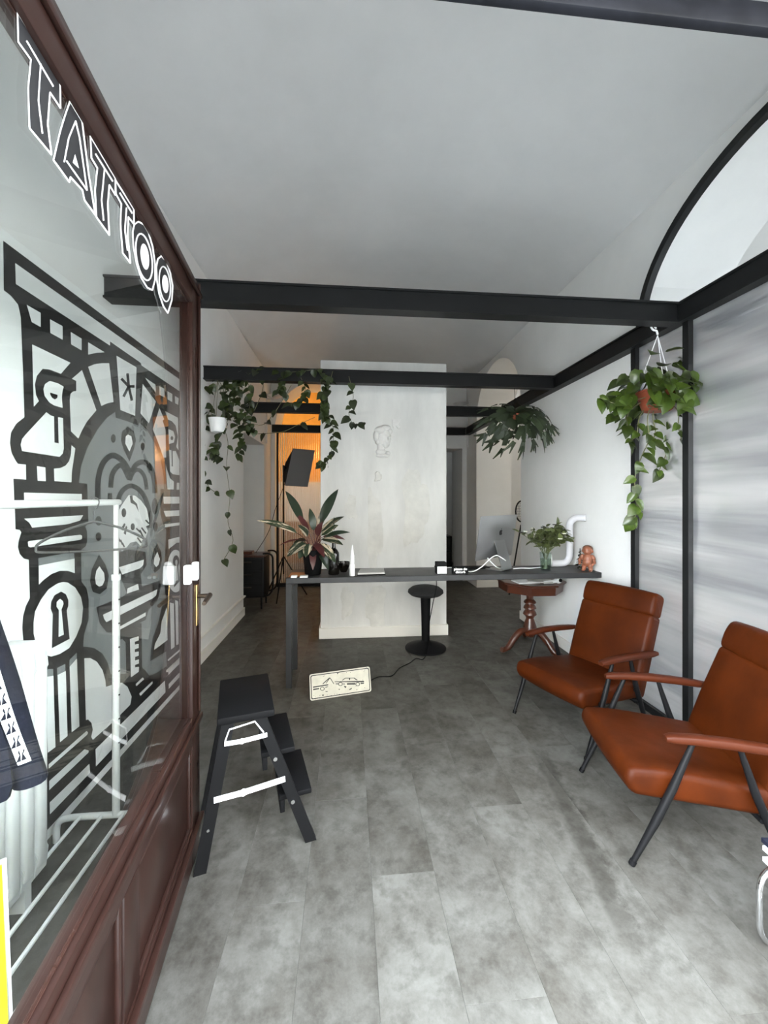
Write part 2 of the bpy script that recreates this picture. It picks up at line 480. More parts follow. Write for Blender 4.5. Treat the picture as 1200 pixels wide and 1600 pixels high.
# left wall (thick, with a flat-headed recess near the back)
mb = MB()
mb.box(XL - 0.6, XL, YF, 5.2, 0, ZW + 0.2)
mb.box(XL - 0.6, XL, 5.2, 6.45, 2.33, ZW + 0.2)
mb.box(XL - 0.6, XL, 6.45, 7.62, 0, ZW + 0.2)
mb.box(XL - 0.75, XL - 0.6, 5.0, 6.6, 0, 3.0)
struct('wall_left', mb, 'plaster', 'white plastered left wall with a recess near the back')
# right wall
A1, A2 = (0.74, 2.72), (4.74, 6.45)
mb = MB()
fr = lambda a, d, z: (XR + d, a, z)
mb.box(XR, XR + 0.6, YF, A1[0], 0, ZW + 0.2)
wall_cols(mb, *A1, ZW + 0.2, fr, 0.6, (*A1, arch(*A1, 2.72, 3.48)))
mb.box(XR, XR + 0.6, A1[1], A2[0], 0, ZW + 0.2)
wall_cols(mb, *A2, ZW + 0.2, fr, 0.6, (*A2, arch(*A2, 2.72, 3.47)))
mb.box(XR, XR + 0.6, A2[1], 7.62, 0, ZW + 0.2)
struct('wall_right', mb, 'plaster', 'white plastered right wall with arched openings')
# back wall with arch on the left and doorway on the right
mb = MB()
fb = lambda a, d, z: (a, YB + d, z)
mb.box(XL, -1.26, YB, YB + 0.6, 0, 4.2)
wall_cols(mb, -1.26, 0.25, 4.2, fb, 0.6, (-1.26, 0.25, arch(-1.26, 0.25, 2.75, 3.52)))
mb.box(0.25, 1.15, YB, YB + 0.6, 0, 4.2)
mb.box(1.15, 2.05, YB, YB + 0.6, 2.38, 4.2)
mb.box(2.05, XR, YB, YB + 0.6, 0, 4.2)
struct('wall_back', mb, 'plaster', 'white back wall with an arch and a doorway')
# rooms behind
mb = MB()
mb.box(-2.2, -2.0, 7.6, 9.6, 0, 3.9); mb.box(0.72, 0.9, 7.6, 9.4, 0, 3.9)
struct('wall_backroom', mb, 'plaster', 'white side walls of the back rooms')
struct('wall_orange', MB().box(-2.2, 0.9, 9.2, 9.4, 1.85, 3.9), 'orange', 'orange painted wall of the room behind the fluted panel')
struct('wall_pale', MB().box(-2.2, 0.9, 9.2, 9.4, 0.95, 1.85), 'plaster', 'pale band on the wall behind the fluted panel')
struct('wall_brown', MB().box(-2.2, 0.9, 9.2, 9.4, 0, 0.95), 'brown', 'brown lower wall behind the fluted panel')
mb = MB(); mb.box(0.9, 2.6, 9.0, 9.2, 0, 3.9); mb.box(2.4, 2.6, 7.6, 9.2, 0, 3.9)
struct('wall_corridor', mb, 'plaster', 'grey walls of the corridor beyond the back doorway')
mb = MB(); mb.box(-2.3, 2.7, 7.6, 9.6, 3.9, 4.0)
struct('ceiling_back', mb, 'plaster', 'ceiling of the back rooms')
# side room
mb = MB()
mb.box(5.2, 5.4, YF, 9.2, 0, 3.9); mb.box(2.6, 5.4, 7.6, 7.8, 0, 3.9); mb.box(2.73, 5.4, YF, 7.6, 3.8, 3.95)
mb.box(2.73, 5.2, 3.6, 3.8, 0, 3.9); mb.box(2.73, 5.2, YF - 0.1, YF + 0.1, 0, 0.9); mb.box(2.73, 5.2, YF - 0.1, YF + 0.1, 2.4, 3.9); mb.box(2.73, 3.0, YF - 0.1, YF + 0.1, 0.9, 2.4); mb.box(4.9, 5.2, YF - 0.1, YF + 0.1, 0.9, 2.4)  # first box: unseen cross wall, added to keep window light off the back
struct('wall_sideroom', mb, 'plaster', 'white walls of the room beyond the arches, plus an added light-blocking cross wall')
# vault
mb = MB(); nx, ny = 72, 48
cx, hw, rise = (XL + XR) / 2, (XR - XL) / 2, 0.44
vs = []; fs = []
for j in range(ny + 1):
    y = YF - 0.05 + (YB + 0.1 - YF) * j / ny
    for i in range(nx + 1):
        x = cx - hw - 0.02 + (2 * hw + 0.04) * i / nx
        t = min(1, abs(x - cx) / hw)
        ty = max(0.0, min(1, (y - 4.6) / (YB - 4.6)))
        t = min(1.0, (t ** 2.4 + ty ** 2.4) ** (1 / 2.4))
        vs.append((x, y, ZW + rise * (math.sqrt(max(0, 1 - 0.99 * t * t)) - math.sqrt(0.01)) / (1 - math.sqrt(0.01))))
for j in range(ny):
    for i in range(nx):
        a = j * (nx + 1) + i
        fs.append((a, a + 1, a + nx + 2, a + nx + 1))
mb.add(vs, fs)
o = struct('ceiling', mb, 'vault', 'white plastered barrel vault')
sm = o.modifiers.new('shell', 'SOLIDIFY'); sm.thickness = 0.12; sm.offset = 1
# shop front: upper wall, header, jambs
struct('wall_front', MB().box(XL - 0.6, XR + 0.6, YF - 0.25, YF - 0.02, 2.56, 4.3).box(XL - 0.6, XL, YF - 0.25, YF, 0, 2.56).box(XR, XR + 0.6, YF - 0.25, YF, 0, 2.56), 'facade', 'plastered wall over the shop front')
hz = 2.40
mb = MB()
mb.rbox(-0.62, XR, 0.735, 0.755, 2.458, 2.512, 0.004)
struct('trim_1', mb, 'header', 'dark painted header bar over the entrance')
for k, xx in enumerate((-0.66, 1.02)):
    struct('trim_%d' % (2 + k), MB().rbox(xx, xx + 0.08, 0.50, 0.60, -0.004, hz + 0.03, 0.006), 'mahogany', 'wooden door jamb of the shop front')

# skirting boards
struct('baseboard_left', MB().box(XL, XL + 0.018, 0.7, 5.2, 0, 0.10).box(XL, XL + 0.03, 3.0, 5.2, 0.235, 0.25), 'skirting', 'white skirting board along the left wall')
struct('baseboard_right', MB().box(XR - 0.018, XR, 2.76, 4.74, 0, 0.10).box(XR, XR + 0.6, 6.432, 6.45, 0, 0.12), 'skirting', 'white skirting board along the right wall')
struct('baseboard_back', MB().box(2.05, XR, YB - 0.018, YB, 0, 0.10), 'skirting', 'white skirting board on the back wall')

# free-standing partition (pillar wall)
PX0, PX1, PY = -0.292, 1.068, 4.25
mb = MB(); mb.rbox(PX0, PX1, PY, PY + 0.30, 0, 2.955, 0.004, 1)
pil = struct('wall_partition', mb, 'pillar', 'free-standing white partition with patched plaster')
struct('baseboard_partition', MB().rbox(PX0 - 0.016, PX1 + 0.016, PY - 0.016, PY + 0.316, 0, 0.115, 0.004, 1), 'skirting', 'cream skirting board round the partition')
# raised skim patches on the partition
def blob(cx_, cz_, w, h, seed, n=26):
    rnd = random.Random(seed); ph = [rnd.uniform(0, 6.28) for _ in range(4)]
    out = []
    for i in range(n):
        th = 2 * PI * i / n
        k = 1 + 0.16 * math.sin(3 * th + ph[0]) + 0.10 * math.sin(5 * th + ph[1]) + 0.06 * math.sin(9 * th + ph[2])
        c, s = math.cos(th), math.sin(th)
        out.append((cx_ + w * k * math.copysign(abs(c) ** 0.7, c), cz_ + h * k * math.copysign(abs(s) ** 0.7, s)))
    return out
fp = lambda a, b, d: (a, PY - d, b)
for k, (u0, v0, u1, v1) in enumerate([(573, 770, 597, 885), (628, 735, 668, 850), (540, 775, 558, 812), (573, 915, 603, 985), (585, 737, 596, 752), (532, 918, 552, 965)]):
    a, b_ = ony(u0, v0, PY), ony(u1, v1, PY)
    pts = blob((a.x + b_.x) / 2, (a.z + b_.z) / 2, abs(b_.x - a.x) / 2, abs(b_.z - a.z) / 2, k + 3)
    mb = MB(); n = len(pts); mx_ = sum(p[0] for p in pts) / n; mz_ = sum(p[1] for p in pts) / n
    vs = [(p[0], PY + 0.0005, p[1]) for p in pts] + [(mx_ + (p[0] - mx_) * 0.62, PY - 0.008, mz_ + (p[1] - mz_) * 0.9) for p in pts]
    mb.add(vs, [(i, (i + 1) % n, n + (i + 1) % n, n + i) for i in range(n)] + [tuple(range(n, 2 * n))])
    build('plaster_patch', mb, 'patch', pil)

# ================================================================ STEEL FRAME
fr_root = thing('steel_frame', (XR - 0.04, 2.33, 0), 'black steel frame of beams and posts holding pale streaky panels', 'frame')
def ibeam(p, q, h=0.125, w=0.085):
    mb = MB()
    p, q = Vector(p), Vector(q)
    mb.beam(p + Vector((0, 0, h / 2 - 0.006)), q + Vector((0, 0, h / 2 - 0.006)), w, 0.012)
    mb.beam(p - Vector((0, 0, h / 2 - 0.006)), q - Vector((0, 0, h / 2 - 0.006)), w, 0.012)
    mb.beam(p, q, w * 0.72, h - 0.024)
    return mb
ZB = 2.652
XS = XR - 0.043
build('side_beam', ibeam((XS, 0.80, ZB), (XS, 6.80, ZB)), 'steel', fr_root)
for y in (2.33, 3.83, 5.22, 6.80):
    x0 = XL + (0.0 if y < 5.2 else 0.06)
    build('cross_beam', ibeam((x0, y, ZB), (XS - 0.043, y, ZB)), 'steel', fr_root)
for y in (2.735, 2.28, 1.36):
    build('post', MB().box(XR - 0.05, XR - 0.004, y - 0.022, y + 0.022, 0, ZB - 0.0625), 'steel', fr_root)
build('bottom_rail', MB().box(XR - 0.045, XR - 0.004, 0.80, 2.713, 0.0, 0.05), 'steel', fr_root)
for y0, y1 in ((2.302, 2.713), (1.382, 2.258), (0.80, 1.338)):
    build('panel_sheet', MB().box(XR - 0.018, XR - 0.010, y0, y1, 0.05, ZB - 0.0625), 'sheet', fr_root, smooth=0)
# arched trim above
mb = MB(); af = arch(A1[0] + 0.0, A1[1], 2.72, 3.48)
c_, h_ = (A1[0] + A1[1]) / 2, (A1[1] - A1[0]) / 2
outer = [(A1[1] + 0.005, ZB + 0.0625)]; inner = [(A1[1] - 0.042, ZB + 0.0625)]
for k in range(0, 41):
    th = PI * k / 40
    outer.append((c_ + (h_ + 0.005) * math.cos(th), 2.72 + 0.765 * math.sin(th)))
    inner.append((c_ + (h_ - 0.042) * math.cos(th), 2.72 + 0.72 * math.sin(th)))
outer.append((A1[0], ZB + 0.0625)); inner.append((A1[0] + 0.042, ZB + 0.0625))
n = len(outer)
vs = []
for (a, b_) in outer: vs.append((XR - 0.035, a, b_))
for (a, b_) in inner: vs.append((XR - 0.035, a, b_))
for (a, b_) in outer: vs.append((XR + 0.01, a, b_))
for (a, b_) in inner: vs.append((XR + 0.01, a, b_))
fs = []
for i in range(n - 1):
    fs += [(i, i + 1, n + i + 1, n + i), (2 * n + i, 3 * n + i, 3 * n + i + 1, 2 * n + i + 1), (n + i, n + i + 1, 3 * n + i + 1, 3 * n + i), (i, 2 * n + i, 2 * n + i + 1, i + 1)]
build('arched_trim', MB().add(vs, fs), 'steel', fr_root)

# fluted panel at the back
fl = thing('fluted_screen', (-0.5, 6.78, 0), 'fluted translucent screen glowing orange under the rear beam', 'screen')
x0, x1 = -1.16, 0.30
mb = MB(); nr = 42; w = (x1 - x0) / nr; sec = []
for i in range(nr):
    for k in range(6):
        th = PI * k / 6
        sec.append((x0 + w * (i + 0.5 - 0.5 * math.cos(th)), 6.785 - 0.013 * math.sin(th)))
sec.append((x1, 6.785))
k = len(sec)
vs = [(a, b_, 0.06) for a, b_ in sec] + [(a, b_, 2.585) for a, b_ in sec] + [(a, 6.793, 0.06) for a, b_ in sec] + [(a, 6.793, 2.585) for a, b_ in sec]
fs = []
for i in range(k - 1):
    fs += [(i, i + 1, k + i + 1, k + i), (2 * k + i, 3 * k + i, 3 * k + i + 1, 2 * k + i + 1), (k + i, k + i + 1, 3 * k + i + 1, 3 * k + i), (i, 2 * k + i, 2 * k + i + 1, i + 1)]
fs += [(0, k, 3 * k, 2 * k), (k - 1, 3 * k - 1, 4 * k - 1, 2 * k - 1)]
build('fluted_pane', MB().add(vs, fs), 'fluted', fl, smooth=60)
build('side_frame', MB().box(x0 - 0.035, x0, 6.77, 6.81, 0, 2.585), 'steel', fl)
build('side_frame', MB().box(x1, x1 + 0.035, 6.77, 6.81, 0, 2.585), 'steel', fl)
build('bottom_frame', MB().box(x0, x1, 6.77, 6.81, 0, 0.06), 'steel', fl)
# warm lamp in the back room
lp = thing('pendant_lamp', (0.30, 8.75, 2.5), 'small warm globe lamp glowing behind the fluted screen', 'lamp')
M['warmbulb'] = mat('warm_bulb', (1, 0.7, 0.3), 0.5, emit=(1.0, 0.55, 0.13, 8))
build('globe', MB().ell((0.30, 8.75, 2.6), (0.09, 0.09, 0.09)), 'warmbulb', lp)
build('cord', MB().tube([(0.30, 8.75, 2.68), (0.30, 8.75, 3.9)], 0.004, 6), 'blackplastic', lp)
ld = bpy.data.lights.new('warm_bulb_light', 'POINT'); ld.energy = 30; ld.color = (1.0, 0.62, 0.25); ld.shadow_soft_size = 0.1
lo = bpy.data.objects.new('warm_bulb_light', ld); COL.objects.link(lo); lo.parent = lp; lo.location = (0, 0, -0.06)

# lamp of the room beyond the second arch
lq = thing('globe_lamp', (3.7, 5.3, 2.5), 'warm white globe lamp in the room beyond the rear right arch', 'lamp')
M['whitebulb'] = mat('white_bulb', (1, 0.93, 0.8), 0.5, emit=(1.0, 0.86, 0.66, 3))
build('globe', MB().ell((3.7, 5.3, 2.6), (0.10, 0.10, 0.10)), 'whitebulb', lq)
build('cord', MB().tube([(3.7, 5.3, 2.69), (3.7, 5.3, 3.8)], 0.004, 6), 'blackplastic', lq)
ld = bpy.data.lights.new('white_bulb_light', 'POINT'); ld.energy = 24; ld.color = (1.0, 0.87, 0.70); ld.shadow_soft_size = 0.11
lo = bpy.data.objects.new('white_bulb_light', ld); COL.objects.link(lo); lo.parent = lq; lo.location = (0, 0, -0.08)

# wall uplights
def uplight(loc, label, sgn):
    r = thing('wall_uplight', loc, label, 'wall lamp', 'uplights near the back wall')
    x, y, z = loc
    build('shade', MB().lathe([(0.02, -0.025), (0.10, 0.0), (0.135, 0.022), (0.13, 0.03), (0.09, 0.02), (0.0, 0.012)], (x, y, z), 20), 'relief', r)
    build('arm', MB().box(min(x, x - sgn * 0.13), max(x, x - sgn * 0.13), y - 0.012, y + 0.012, z - 0.04, z - 0.018), 'relief', r)
    build('conduit', MB().tube([(x - sgn * 0.12, y, z - 0.03), (x - sgn * 0.12, y, z - 0.75)], 0.012, 8), 'relief', r)
uplight((XL + 0.14, 6.55, 3.12), 'pale disc uplight on the left wall beside the orange arch', 1)
uplight((XR - 0.14, 6.88, 3.14), 'pale disc uplight in the right back corner above the doorway', -1)

# ================================================================ DOOR LEAF
E = onz(312, 1325, 0.0)
ang = math.atan2(477 - 600, F) + YAW           # heading of the leaf relative to +Y
dd = Vector((math.sin(ang), math.cos(ang), 0)).normalized()
nn = Vector((dd.y, -dd.x, 0))                  # towards the passage (+X)
DL = 1.30
H0 = E - dd * DL
def dp(s, n, z): return H0 + dd * s + nn * n + Vector((0, 0, z))
def ondoor(u, v, n=0.0):
    r = ray(u, v); o_ = Vector((0, 0, HC)); p0 = H0 + nn * n
    t = (p0 - o_).dot(nn) / r.dot(nn)
    p = o_ + r * t
    return (p - H0).dot(dd), p.z
sG, zGt = ondoor(290, 470)
DT = 2.40
zr1 = ondoor(275, 444)[1] + 0.036
zr0 = ondoor(312, 1100)[1]
sS = ondoor(301, 700)[0]
door = tag(bpy.data.objects.new('door_1', None), 'open mahogany door leaf with glass pane and painted lettering', None, None, 'structure')
COL.objects.link(door); door.location = H0
def dbox(s0, s1, n0, n1, z0, z1, r=0.004):
    mb = MB().rbox(s0, s1, -n1, -n0, z0, z1, r, 2)
    mb.v = [tuple(dp(a, -b_, c)) for a, b_, c in mb.v]
    return mb
TH = 0.05
def dpart(name, mb, m, parent=door): return build(name, mb, m, parent)
# stiles, rails : n=0 is the passage face, negative behind
dpart('stile', dbox(sS, DL, -TH, 0, 0.012, DT), 'mahogany')
dpart('stile', dbox(0.0, 0.10, -TH, 0, 0.012, DT), 'mahogany')
dpart('top_rail', dbox(0.10, sS, -TH, 0, zr1, DT), 'mahogany_h')
dpart('middle_rail', dbox(0.10, sS, -TH, 0, 0.50, zr0), 'mahogany_h')
dpart('bottom_rail', dbox(0.10, sS, -TH, 0, 0.012, 0.17), 'mahogany_h')
dpart('moulding', dbox(0.0, DL, 0.0, 0.014, zr0 - 0.055, zr0 - 0.03), 'mahogany_h')
dpart('moulding', dbox(0.0, DL, 0.0, 0.012, DT - 0.055, DT - 0.035), 'mahogany_h')
dpart('moulding', dbox(0.0, DL, 0.0, 0.020, 0.135, 0.16), 'mahogany_h')
dpart('moulding', dbox(DL - 0.032, DL - 0.02, 0.0, 0.010, 0.6, DT), 'mahogany')
sm_ = (0.10 + sS) / 2 - 0.02
dpart('muntin', dbox(sm_ - 0.045, sm_ + 0.045, -TH, 0, 0.17, 0.50), 'mahogany')
for a, b_ in ((0.10, sm_ - 0.045), (sm_ + 0.045, sS)):
    p = dpart('lower_panel', dbox(a, b_, -0.036, -0.016, 0.17, 0.50, 0.002), 'mahogany')
    for q in ((a, a + 0.02, 0.17, 0.50), (b_ - 0.02, b_, 0.17, 0.50), (a + 0.02, b_ - 0.02, 0.48, 0.50), (a + 0.02, b_ - 0.02, 0.17, 0.19)):
        dpart('panel_bead', dbox(q[0], q[1], -0.018, -0.004, q[2], q[3], 0.005), 'mahogany_h', p)
for q in ((0.10, 0.106, zr0, zr1), (sS - 0.006, sS, zr0, zr1), (0.106, sS - 0.006, zr1 - 0.006, zr1), (0.106, sS - 0.006, zr0, zr0 + 0.006)):
    dpart('glazing_bead', dbox(q[0], q[1], -0.022, -0.013, q[2], q[3], 0.003), 'mahogany')
pane = dpart('glass_pane', dbox(0.10, sS, -0.020, -0.014, zr0, zr1, 0.0005), 'glass')
# lettering on the glass
NL = -0.0128
def flat(polys, fn):
    mb = MB()
    for p in polys:
        mb.add([fn(a, b_) for a, b_ in p], [tuple(range(len(p)))])
    return mb
def stroke(pts, w, closed=False):
    out = []; n = len(pts)
    for i in range(n if closed else n - 1):
        a, b_ = pts[i], pts[(i + 1) % n]
        dx, dy = b_[0] - a[0], b_[1] - a[1]; l = math.hypot(dx, dy)
        if l < 1e-6: continue
        px_, py_ = -dy / l * w / 2, dx / l * w / 2
        ex, ey = dx / l * w * 0.3, dy / l * w * 0.3
        out.append([(a[0] + px_ - ex, a[1] + py_ - ey), (b_[0] + px_ + ex, b_[1] + py_ + ey), (b_[0] - px_ + ex, b_[1] - py_ + ey), (a[0] - px_ - ex, a[1] - py_ - ey)])
    return out
def ellp(cx_, cy_, rx, ry, n=24, tilt=0):
    o = []
    for i in range(n):
        th = 2 * PI * i / n; x, y = rx * math.cos(th), ry * math.sin(th)
        o.append((cx_ + x * math.cos(tilt) - y * math.sin(tilt), cy_ + x * math.sin(tilt) + y * math.cos(tilt)))
    return o
def lt(a, b_, off=0.0):
    s, z = ondoor(a / 3.2, b_ / 3.2, NL)
    return tuple(dp(s, NL + off, z))
letters = {
 'T': ([(85, 60), (298, 408), (300, 540), (248, 462), (236, 620), (255, 772), (145, 640), (138, 440), (152, 298), (88, 208)],
       [[(130, 205), (262, 430)], [(200, 320), (188, 500), (208, 665)]]),
 'A': ([(348, 505), (408, 605), (425, 740), (440, 860), (475, 1075), (420, 1000), (410, 950), (350, 885), (345, 910), (265, 800), (300, 650), (325, 570)],
       [[(318, 808), (340, 690), (375, 605), (395, 690), (432, 950), (330, 805)]]),
 'T2': ([(450, 680), (575, 890), (575, 975), (545, 925), (537, 1020), (545, 1175), (480, 1085), (473, 950), (485, 840), (455, 790)],
       [[(475, 770), (560, 905)], [(520, 845), (505, 1000), (515, 1100)]]),
 'T3': ([(575, 900), (668, 1045), (668, 1120), (640, 1085), (637, 1180), (650, 1315), (612, 1265), (600, 1120), (605, 1020), (578, 970)],
       [[(597, 965), (658, 1065)], [(630, 1040), (622, 1150), (635, 1250)]]),
 'O': ([(690, 1108), (718, 1122), (742, 1165), (762, 1235), (774, 1320), (774, 1400), (760, 1450), (735, 1438), (705, 1390), (682, 1320), (665, 1230), (662, 1160), (670, 1122)], []),
 'O2': ([(805, 1280), (830, 1305), (850, 1365), (862, 1430), (858, 1500), (838, 1565), (815, 1530), (795, 1470), (783, 1400), (780, 1335), (788, 1295)], []),
}
blk, wht, ins = [], [], []
for k_, (o_, inn) in letters.items():
    blk.append(o_); wht += stroke(o_, 8, True)
    for q in inn: ins += stroke(q, 8)
ins.append([(372, 770), (392, 842), (360, 812)])
ins += stroke(ellp(718, 1285, 38, 118, 26, -0.16), 8, True); ins.append(ellp(722, 1283, 21, 66, 22, -0.12))
ins += stroke(ellp(822, 1420, 27, 88, 26, -0.1), 7, True); ins.append(ellp(825, 1420, 16, 46, 22, -0.08))
lb = build('lettering', flat(blk, lambda a, b_: lt(a, b_, 0.0)), 'letter', door, smooth=0, recalc=False)
tag(lb, 'dark TATTOO lettering outlined in white on the glass')
build('lettering_outline', flat(wht, lambda a, b_: lt(a, b_, 0.0008)).add(*[(lambda m_: (m_.v, m_.f))(flat(ins, lambda a, b_: lt(a, b_, 0.0012)))][0]), 'letterwhite', lb, smooth=0, recalc=False)
# handles and contact sensor
zh = ondoor(312, 927)[1]
hs = DL - 0.05
for sgn, n0 in ((1, 0.0), (-1, -TH)):
    mb = MB()
    mb.tube([dp(hs, n0, zh), dp(hs, n0 + sgn * 0.05, zh)], 0.009, 10)
    mb.tube([dp(hs + 0.008, n0 + sgn * 0.05, zh), dp(hs - 0.11, n0 + sgn * 0.055, zh - 0.005)], [0.011, 0.008], 10)
    h = build('door_handle', mb, 'bronze', door)
    b2 = MB(); b2.v = []; 
    q = MB().rbox(hs - 0.018, hs + 0.018, -(n0 + sgn * 0.006) if sgn > 0 else -n0, -n0 if sgn > 0 else -(n0 - 0.006), zh - 0.12, zh + 0.05, 0.003)
    q.v = [tuple(dp(a, -b_, c)) for a, b_, c in q.v]
    build('handle_plate', q, 'brass', h)
z_a, z_b = ondoor(300, 908)[1], ondoor(300, 879)[1]
for s0_, n0_, n1_ in ((ondoor(302, 900)[0], -0.004, 0.020), (ondoor(293, 900)[0], -0.013, 0.014)):
    q = MB().rbox(s0_ - 0.013, s0_ + 0.013, -n1_, -n0_, z_a, z_b, 0.006, 3); q.v = [tuple(dp(a, -b_, c)) for a, b_, c in q.v]
    build('contact_sensor', q, 'whitep', door)

# ================================================================ MURAL
XM = XL + 0.02
def Zt(k):
    S = {'A': (0, 560, 6.665), 'B': (100, 560, 5.7143), 'C': (0, 780, 6.665), 'D': (100, 780, 5.4545), 'E': (60, 980, 4.6154), 'Z': (0, 360, 3.5294), 'P': (0, 0, 1)}[k]
    return lambda p: (S[0] + p[0] / S[2], S[1] + p[1] / S[2])
BL, WH, GR, TOP, TOPW = [], [], [], [], []
def put(lst, k, pts): f = Zt(k); lst.append([[f(p) for p in pts]])
def puts(lst, k, pts, w): f = Zt(k); lst.append(stroke([f(p) for p in pts], w / {'A': 6.665, 'B': 5.7143, 'C': 6.665, 'D': 5.4545, 'E': 4.6154, 'Z': 3.5294, 'P': 1}[k]))
put(BL, 'P', [(5, 376), (6, 453.5), (17, 462), (28.3, 476), (32.6, 496), (36.3, 586.7), (38.3, 652), (25.5, 662), (17.3, 675.5), (15.5, 692), (18, 707), (24, 719), (27.8, 724.7), (40.5, 726), (41, 749.5), (21, 747.8), (22.5, 783.5), (23.3, 796.5), (24.3, 827), (30.8, 828), (33.3, 831.8), (29.3, 844.5), (28, 855), (30.8, 865.5), (37.5, 873), (45, 874.5), (46.8, 934.5), (40.5, 946.5), (36, 963), (34.8, 981), (37, 1005), (44, 1025), (52, 1040), (52, 1321), (78.4, 1292), (295.5, 1053.7), (295, 1032), (289.7, 1020), (293.6, 995), (288.8, 932), (291.8, 905), (291.6, 882.7), (288.8, 868), (285, 851.5), (286, 829.5), (289.7, 822), (289.7, 800), (289.9, 766.5), (283.8, 764.8), (284, 754), (288.7, 752.5), (289, 731.5), (282, 715.8), (282.9, 630), (286.4, 621), (286.8, 587)])
put(WH, 'P', [(23, 411), (283.4, 595), (283.4, 613.6), (220.5, 571), (219.6, 567), (171.4, 533.5), (171.4, 540), (24, 443.6)])
for q in ([(145, 410), (222, 455), (222, 533), (172, 505)], [(273, 490), (343, 528), (343, 603), (275, 565)], [(388, 560), (448, 597), (448, 662), (390, 628)], [(484, 617), (575, 672), (530, 675), (484, 685)]): put(WH, 'Z', q)
put(WH, 'A', [(330, -146), (730, 45), (630, 160), (510, 115), (440, 108), (380, 180), (358, 270), (370, 380), (400, 445), (347, 503)])
put(WH, 'A', [(515, 235), (600, 260), (660, 295), (648, 330), (640, 400), (648, 515), (560, 490), (510, 460), (460, 390), (447, 320), (465, 265)])
put(TOP, 'A', [(515, 355), (592, 380), (590, 410), (565, 428), (535, 410), (515, 375)])
put(WH, 'A', [(478, 560), (525, 595), (558, 605), (563, 875), (607, 885), (600, 612), (652, 622), (660, 940), (650, 990), (615, 1025), (225, 965), (210, 900), (225, 840), (265, 790)])
put(WH, 'A', [(380, 1122), (468, 1135), (473, 1280), (387, 1273)])
put(WH, 'A', [(558, 1148), (625, 1142), (680, 1115), (715, 1070), (735, 1000), (740, 905), (780, 938), (745, 1180), (740, 1290), (562, 1278)])
put(WH, 'A', [(745, 212), (850, 122), (1000, 540), (900, 660), (850, 750), (812, 835), (735, 760), (722, 440), (730, 370), (755, 345), (790, 340), (790, 235)])
put(WH, 'A', [(245, 1398), (848, 1412), (848, 1510), (247, 1510)])
put(WH, 'B', [(212, 75), (270, 52), (330, 43), (400, 43), (440, 390), (385, 400), (330, 425)])
put(WH, 'B', [(466, -24), (645, 80), (632, 513), (500, 460)])
for e in ((563, 140), (512, 185), (530, 335), (600, 370), (618, 250)): puts(TOP, 'B', [(573, 250), e], 24)
put(WH, 'B', [(700, 228), (818, 385), (755, 580), (680, 490)])
for q in ([(722, 172), (815, 235), (818, 305), (775, 250)], [(847, 248), (895, 270), (895, 348), (850, 325)], [(920, 292), (965, 318), (965, 390), (922, 365)], [(988, 335), (1022, 355), (1018, 415), (990, 400)]): put(WH, 'B', q)
put(WH, 'B', [(850, 445), (893, 545), (878, 555), (905, 640), (910, 885), (885, 885), (845, 770), (790, 630)])
put(WH, 'B', [(900, 470), (1015, 530), (1020, 820), (1000, 790), (1015, 700), (995, 600), (960, 560), (925, 545)])
put(WH, 'B', [(930, 630), (975, 650), (990, 700), (980, 750), (935, 765)])
put(TOP, 'B', ellp(960, 712, 12, 18))
put(WH, 'B', [(935, 815), (957, 820), (960, 965), (970, 965), (968, 828), (995, 825), (1065, 1000), (1060, 1045), (970, 1035), (945, 1010)])
put(WH, 'B', [(905, 945), (920, 1000), (945, 1070), (978, 1098), (978, 1170), (920, 1168)])
put(WH, 'B', [(1005, 1110), (1027, 1110), (1027, 1172), (1003, 1172)])
put(WH, 'B', [(885, 1235), (1062, 1235), (1062, 1295), (888, 1298)])
put(WH, 'D', [(848, 100), (1020, 92), (1000, 140), (865, 148)])
put(WH, 'D', [(857, 213), (1013, 195), (1013, 217), (857, 240)])
put(WH, 'D', [(885, 345), (990, 318), (993, 370), (960, 370), (890, 425)])
put(WH, 'D', ellp(950, 612, 75, 182, 30))
put(TOP, 'D', ellp(952, 530, 28, 52)); put(TOP, 'D', [(932, 560), (970, 560), (983, 698), (934, 752)])
put(TOPW, 'D', ellp(953, 540, 10, 25)); put(TOPW, 'D', [(948, 560), (958, 560), (967, 690), (943, 700)])
for q in ([(900, 880), (935, 890), (940, 1260), (910, 1280)], [(945, 860), (970, 870), (975, 1235), (955, 1245)], [(980, 830), (1005, 840), (1012, 1195), (990, 1212)], [(875, 920), (880, 1200), (765, 1285), (775, 1230), (820, 1140), (830, 1040)]): put(WH, 'D', q)
for q in ([(930, 235), (1065, 118), (1068, 130), (935, 245)], [(935, 320), (950, 290), (1055, 195), (1070, 210), (935, 345)], [(938, 410), (1073, 265), (1075, 295), (938, 445)]): put(WH, 'E', q)
put(WH, 'C', [(245, 202), (862, 167), (830, 222), (700, 262), (330, 297), (300, 245)])
put(WH, 'C', [(285, 445), (300, 435), (830, 370), (850, 380), (850, 410), (835, 422), (310, 502), (290, 490)])
put(WH, 'C', [(398, 692), (772, 618), (775, 770), (700, 745), (620, 745), (530, 780), (450, 840), (400, 890)])
put(GR, 'C', [(395, 615), (768, 548), (772, 618), (398, 692)])  # reflection over the white neck, painted into the mural as a grey strip
put(WH, 'P', [(105, 910.2), (117, 918), (126, 933), (129.3, 949.5), (126.8, 973.5), (118.5, 994.5), (107.7, 1012.5), (92.5, 1022), (79.5, 1026), (66, 1022), (56, 1008), (51.8, 990), (51.8, 972), (54, 955.5), (63, 937.5), (75, 921), (88.5, 912), (97.5, 909.3)])
put(TOP, 'C', [(630, 962), (680, 990), (705, 1050), (705, 1110), (688, 1160), (718, 1455), (533, 1552), (543, 1200), (520, 1140), (525, 1070), (560, 1000)])
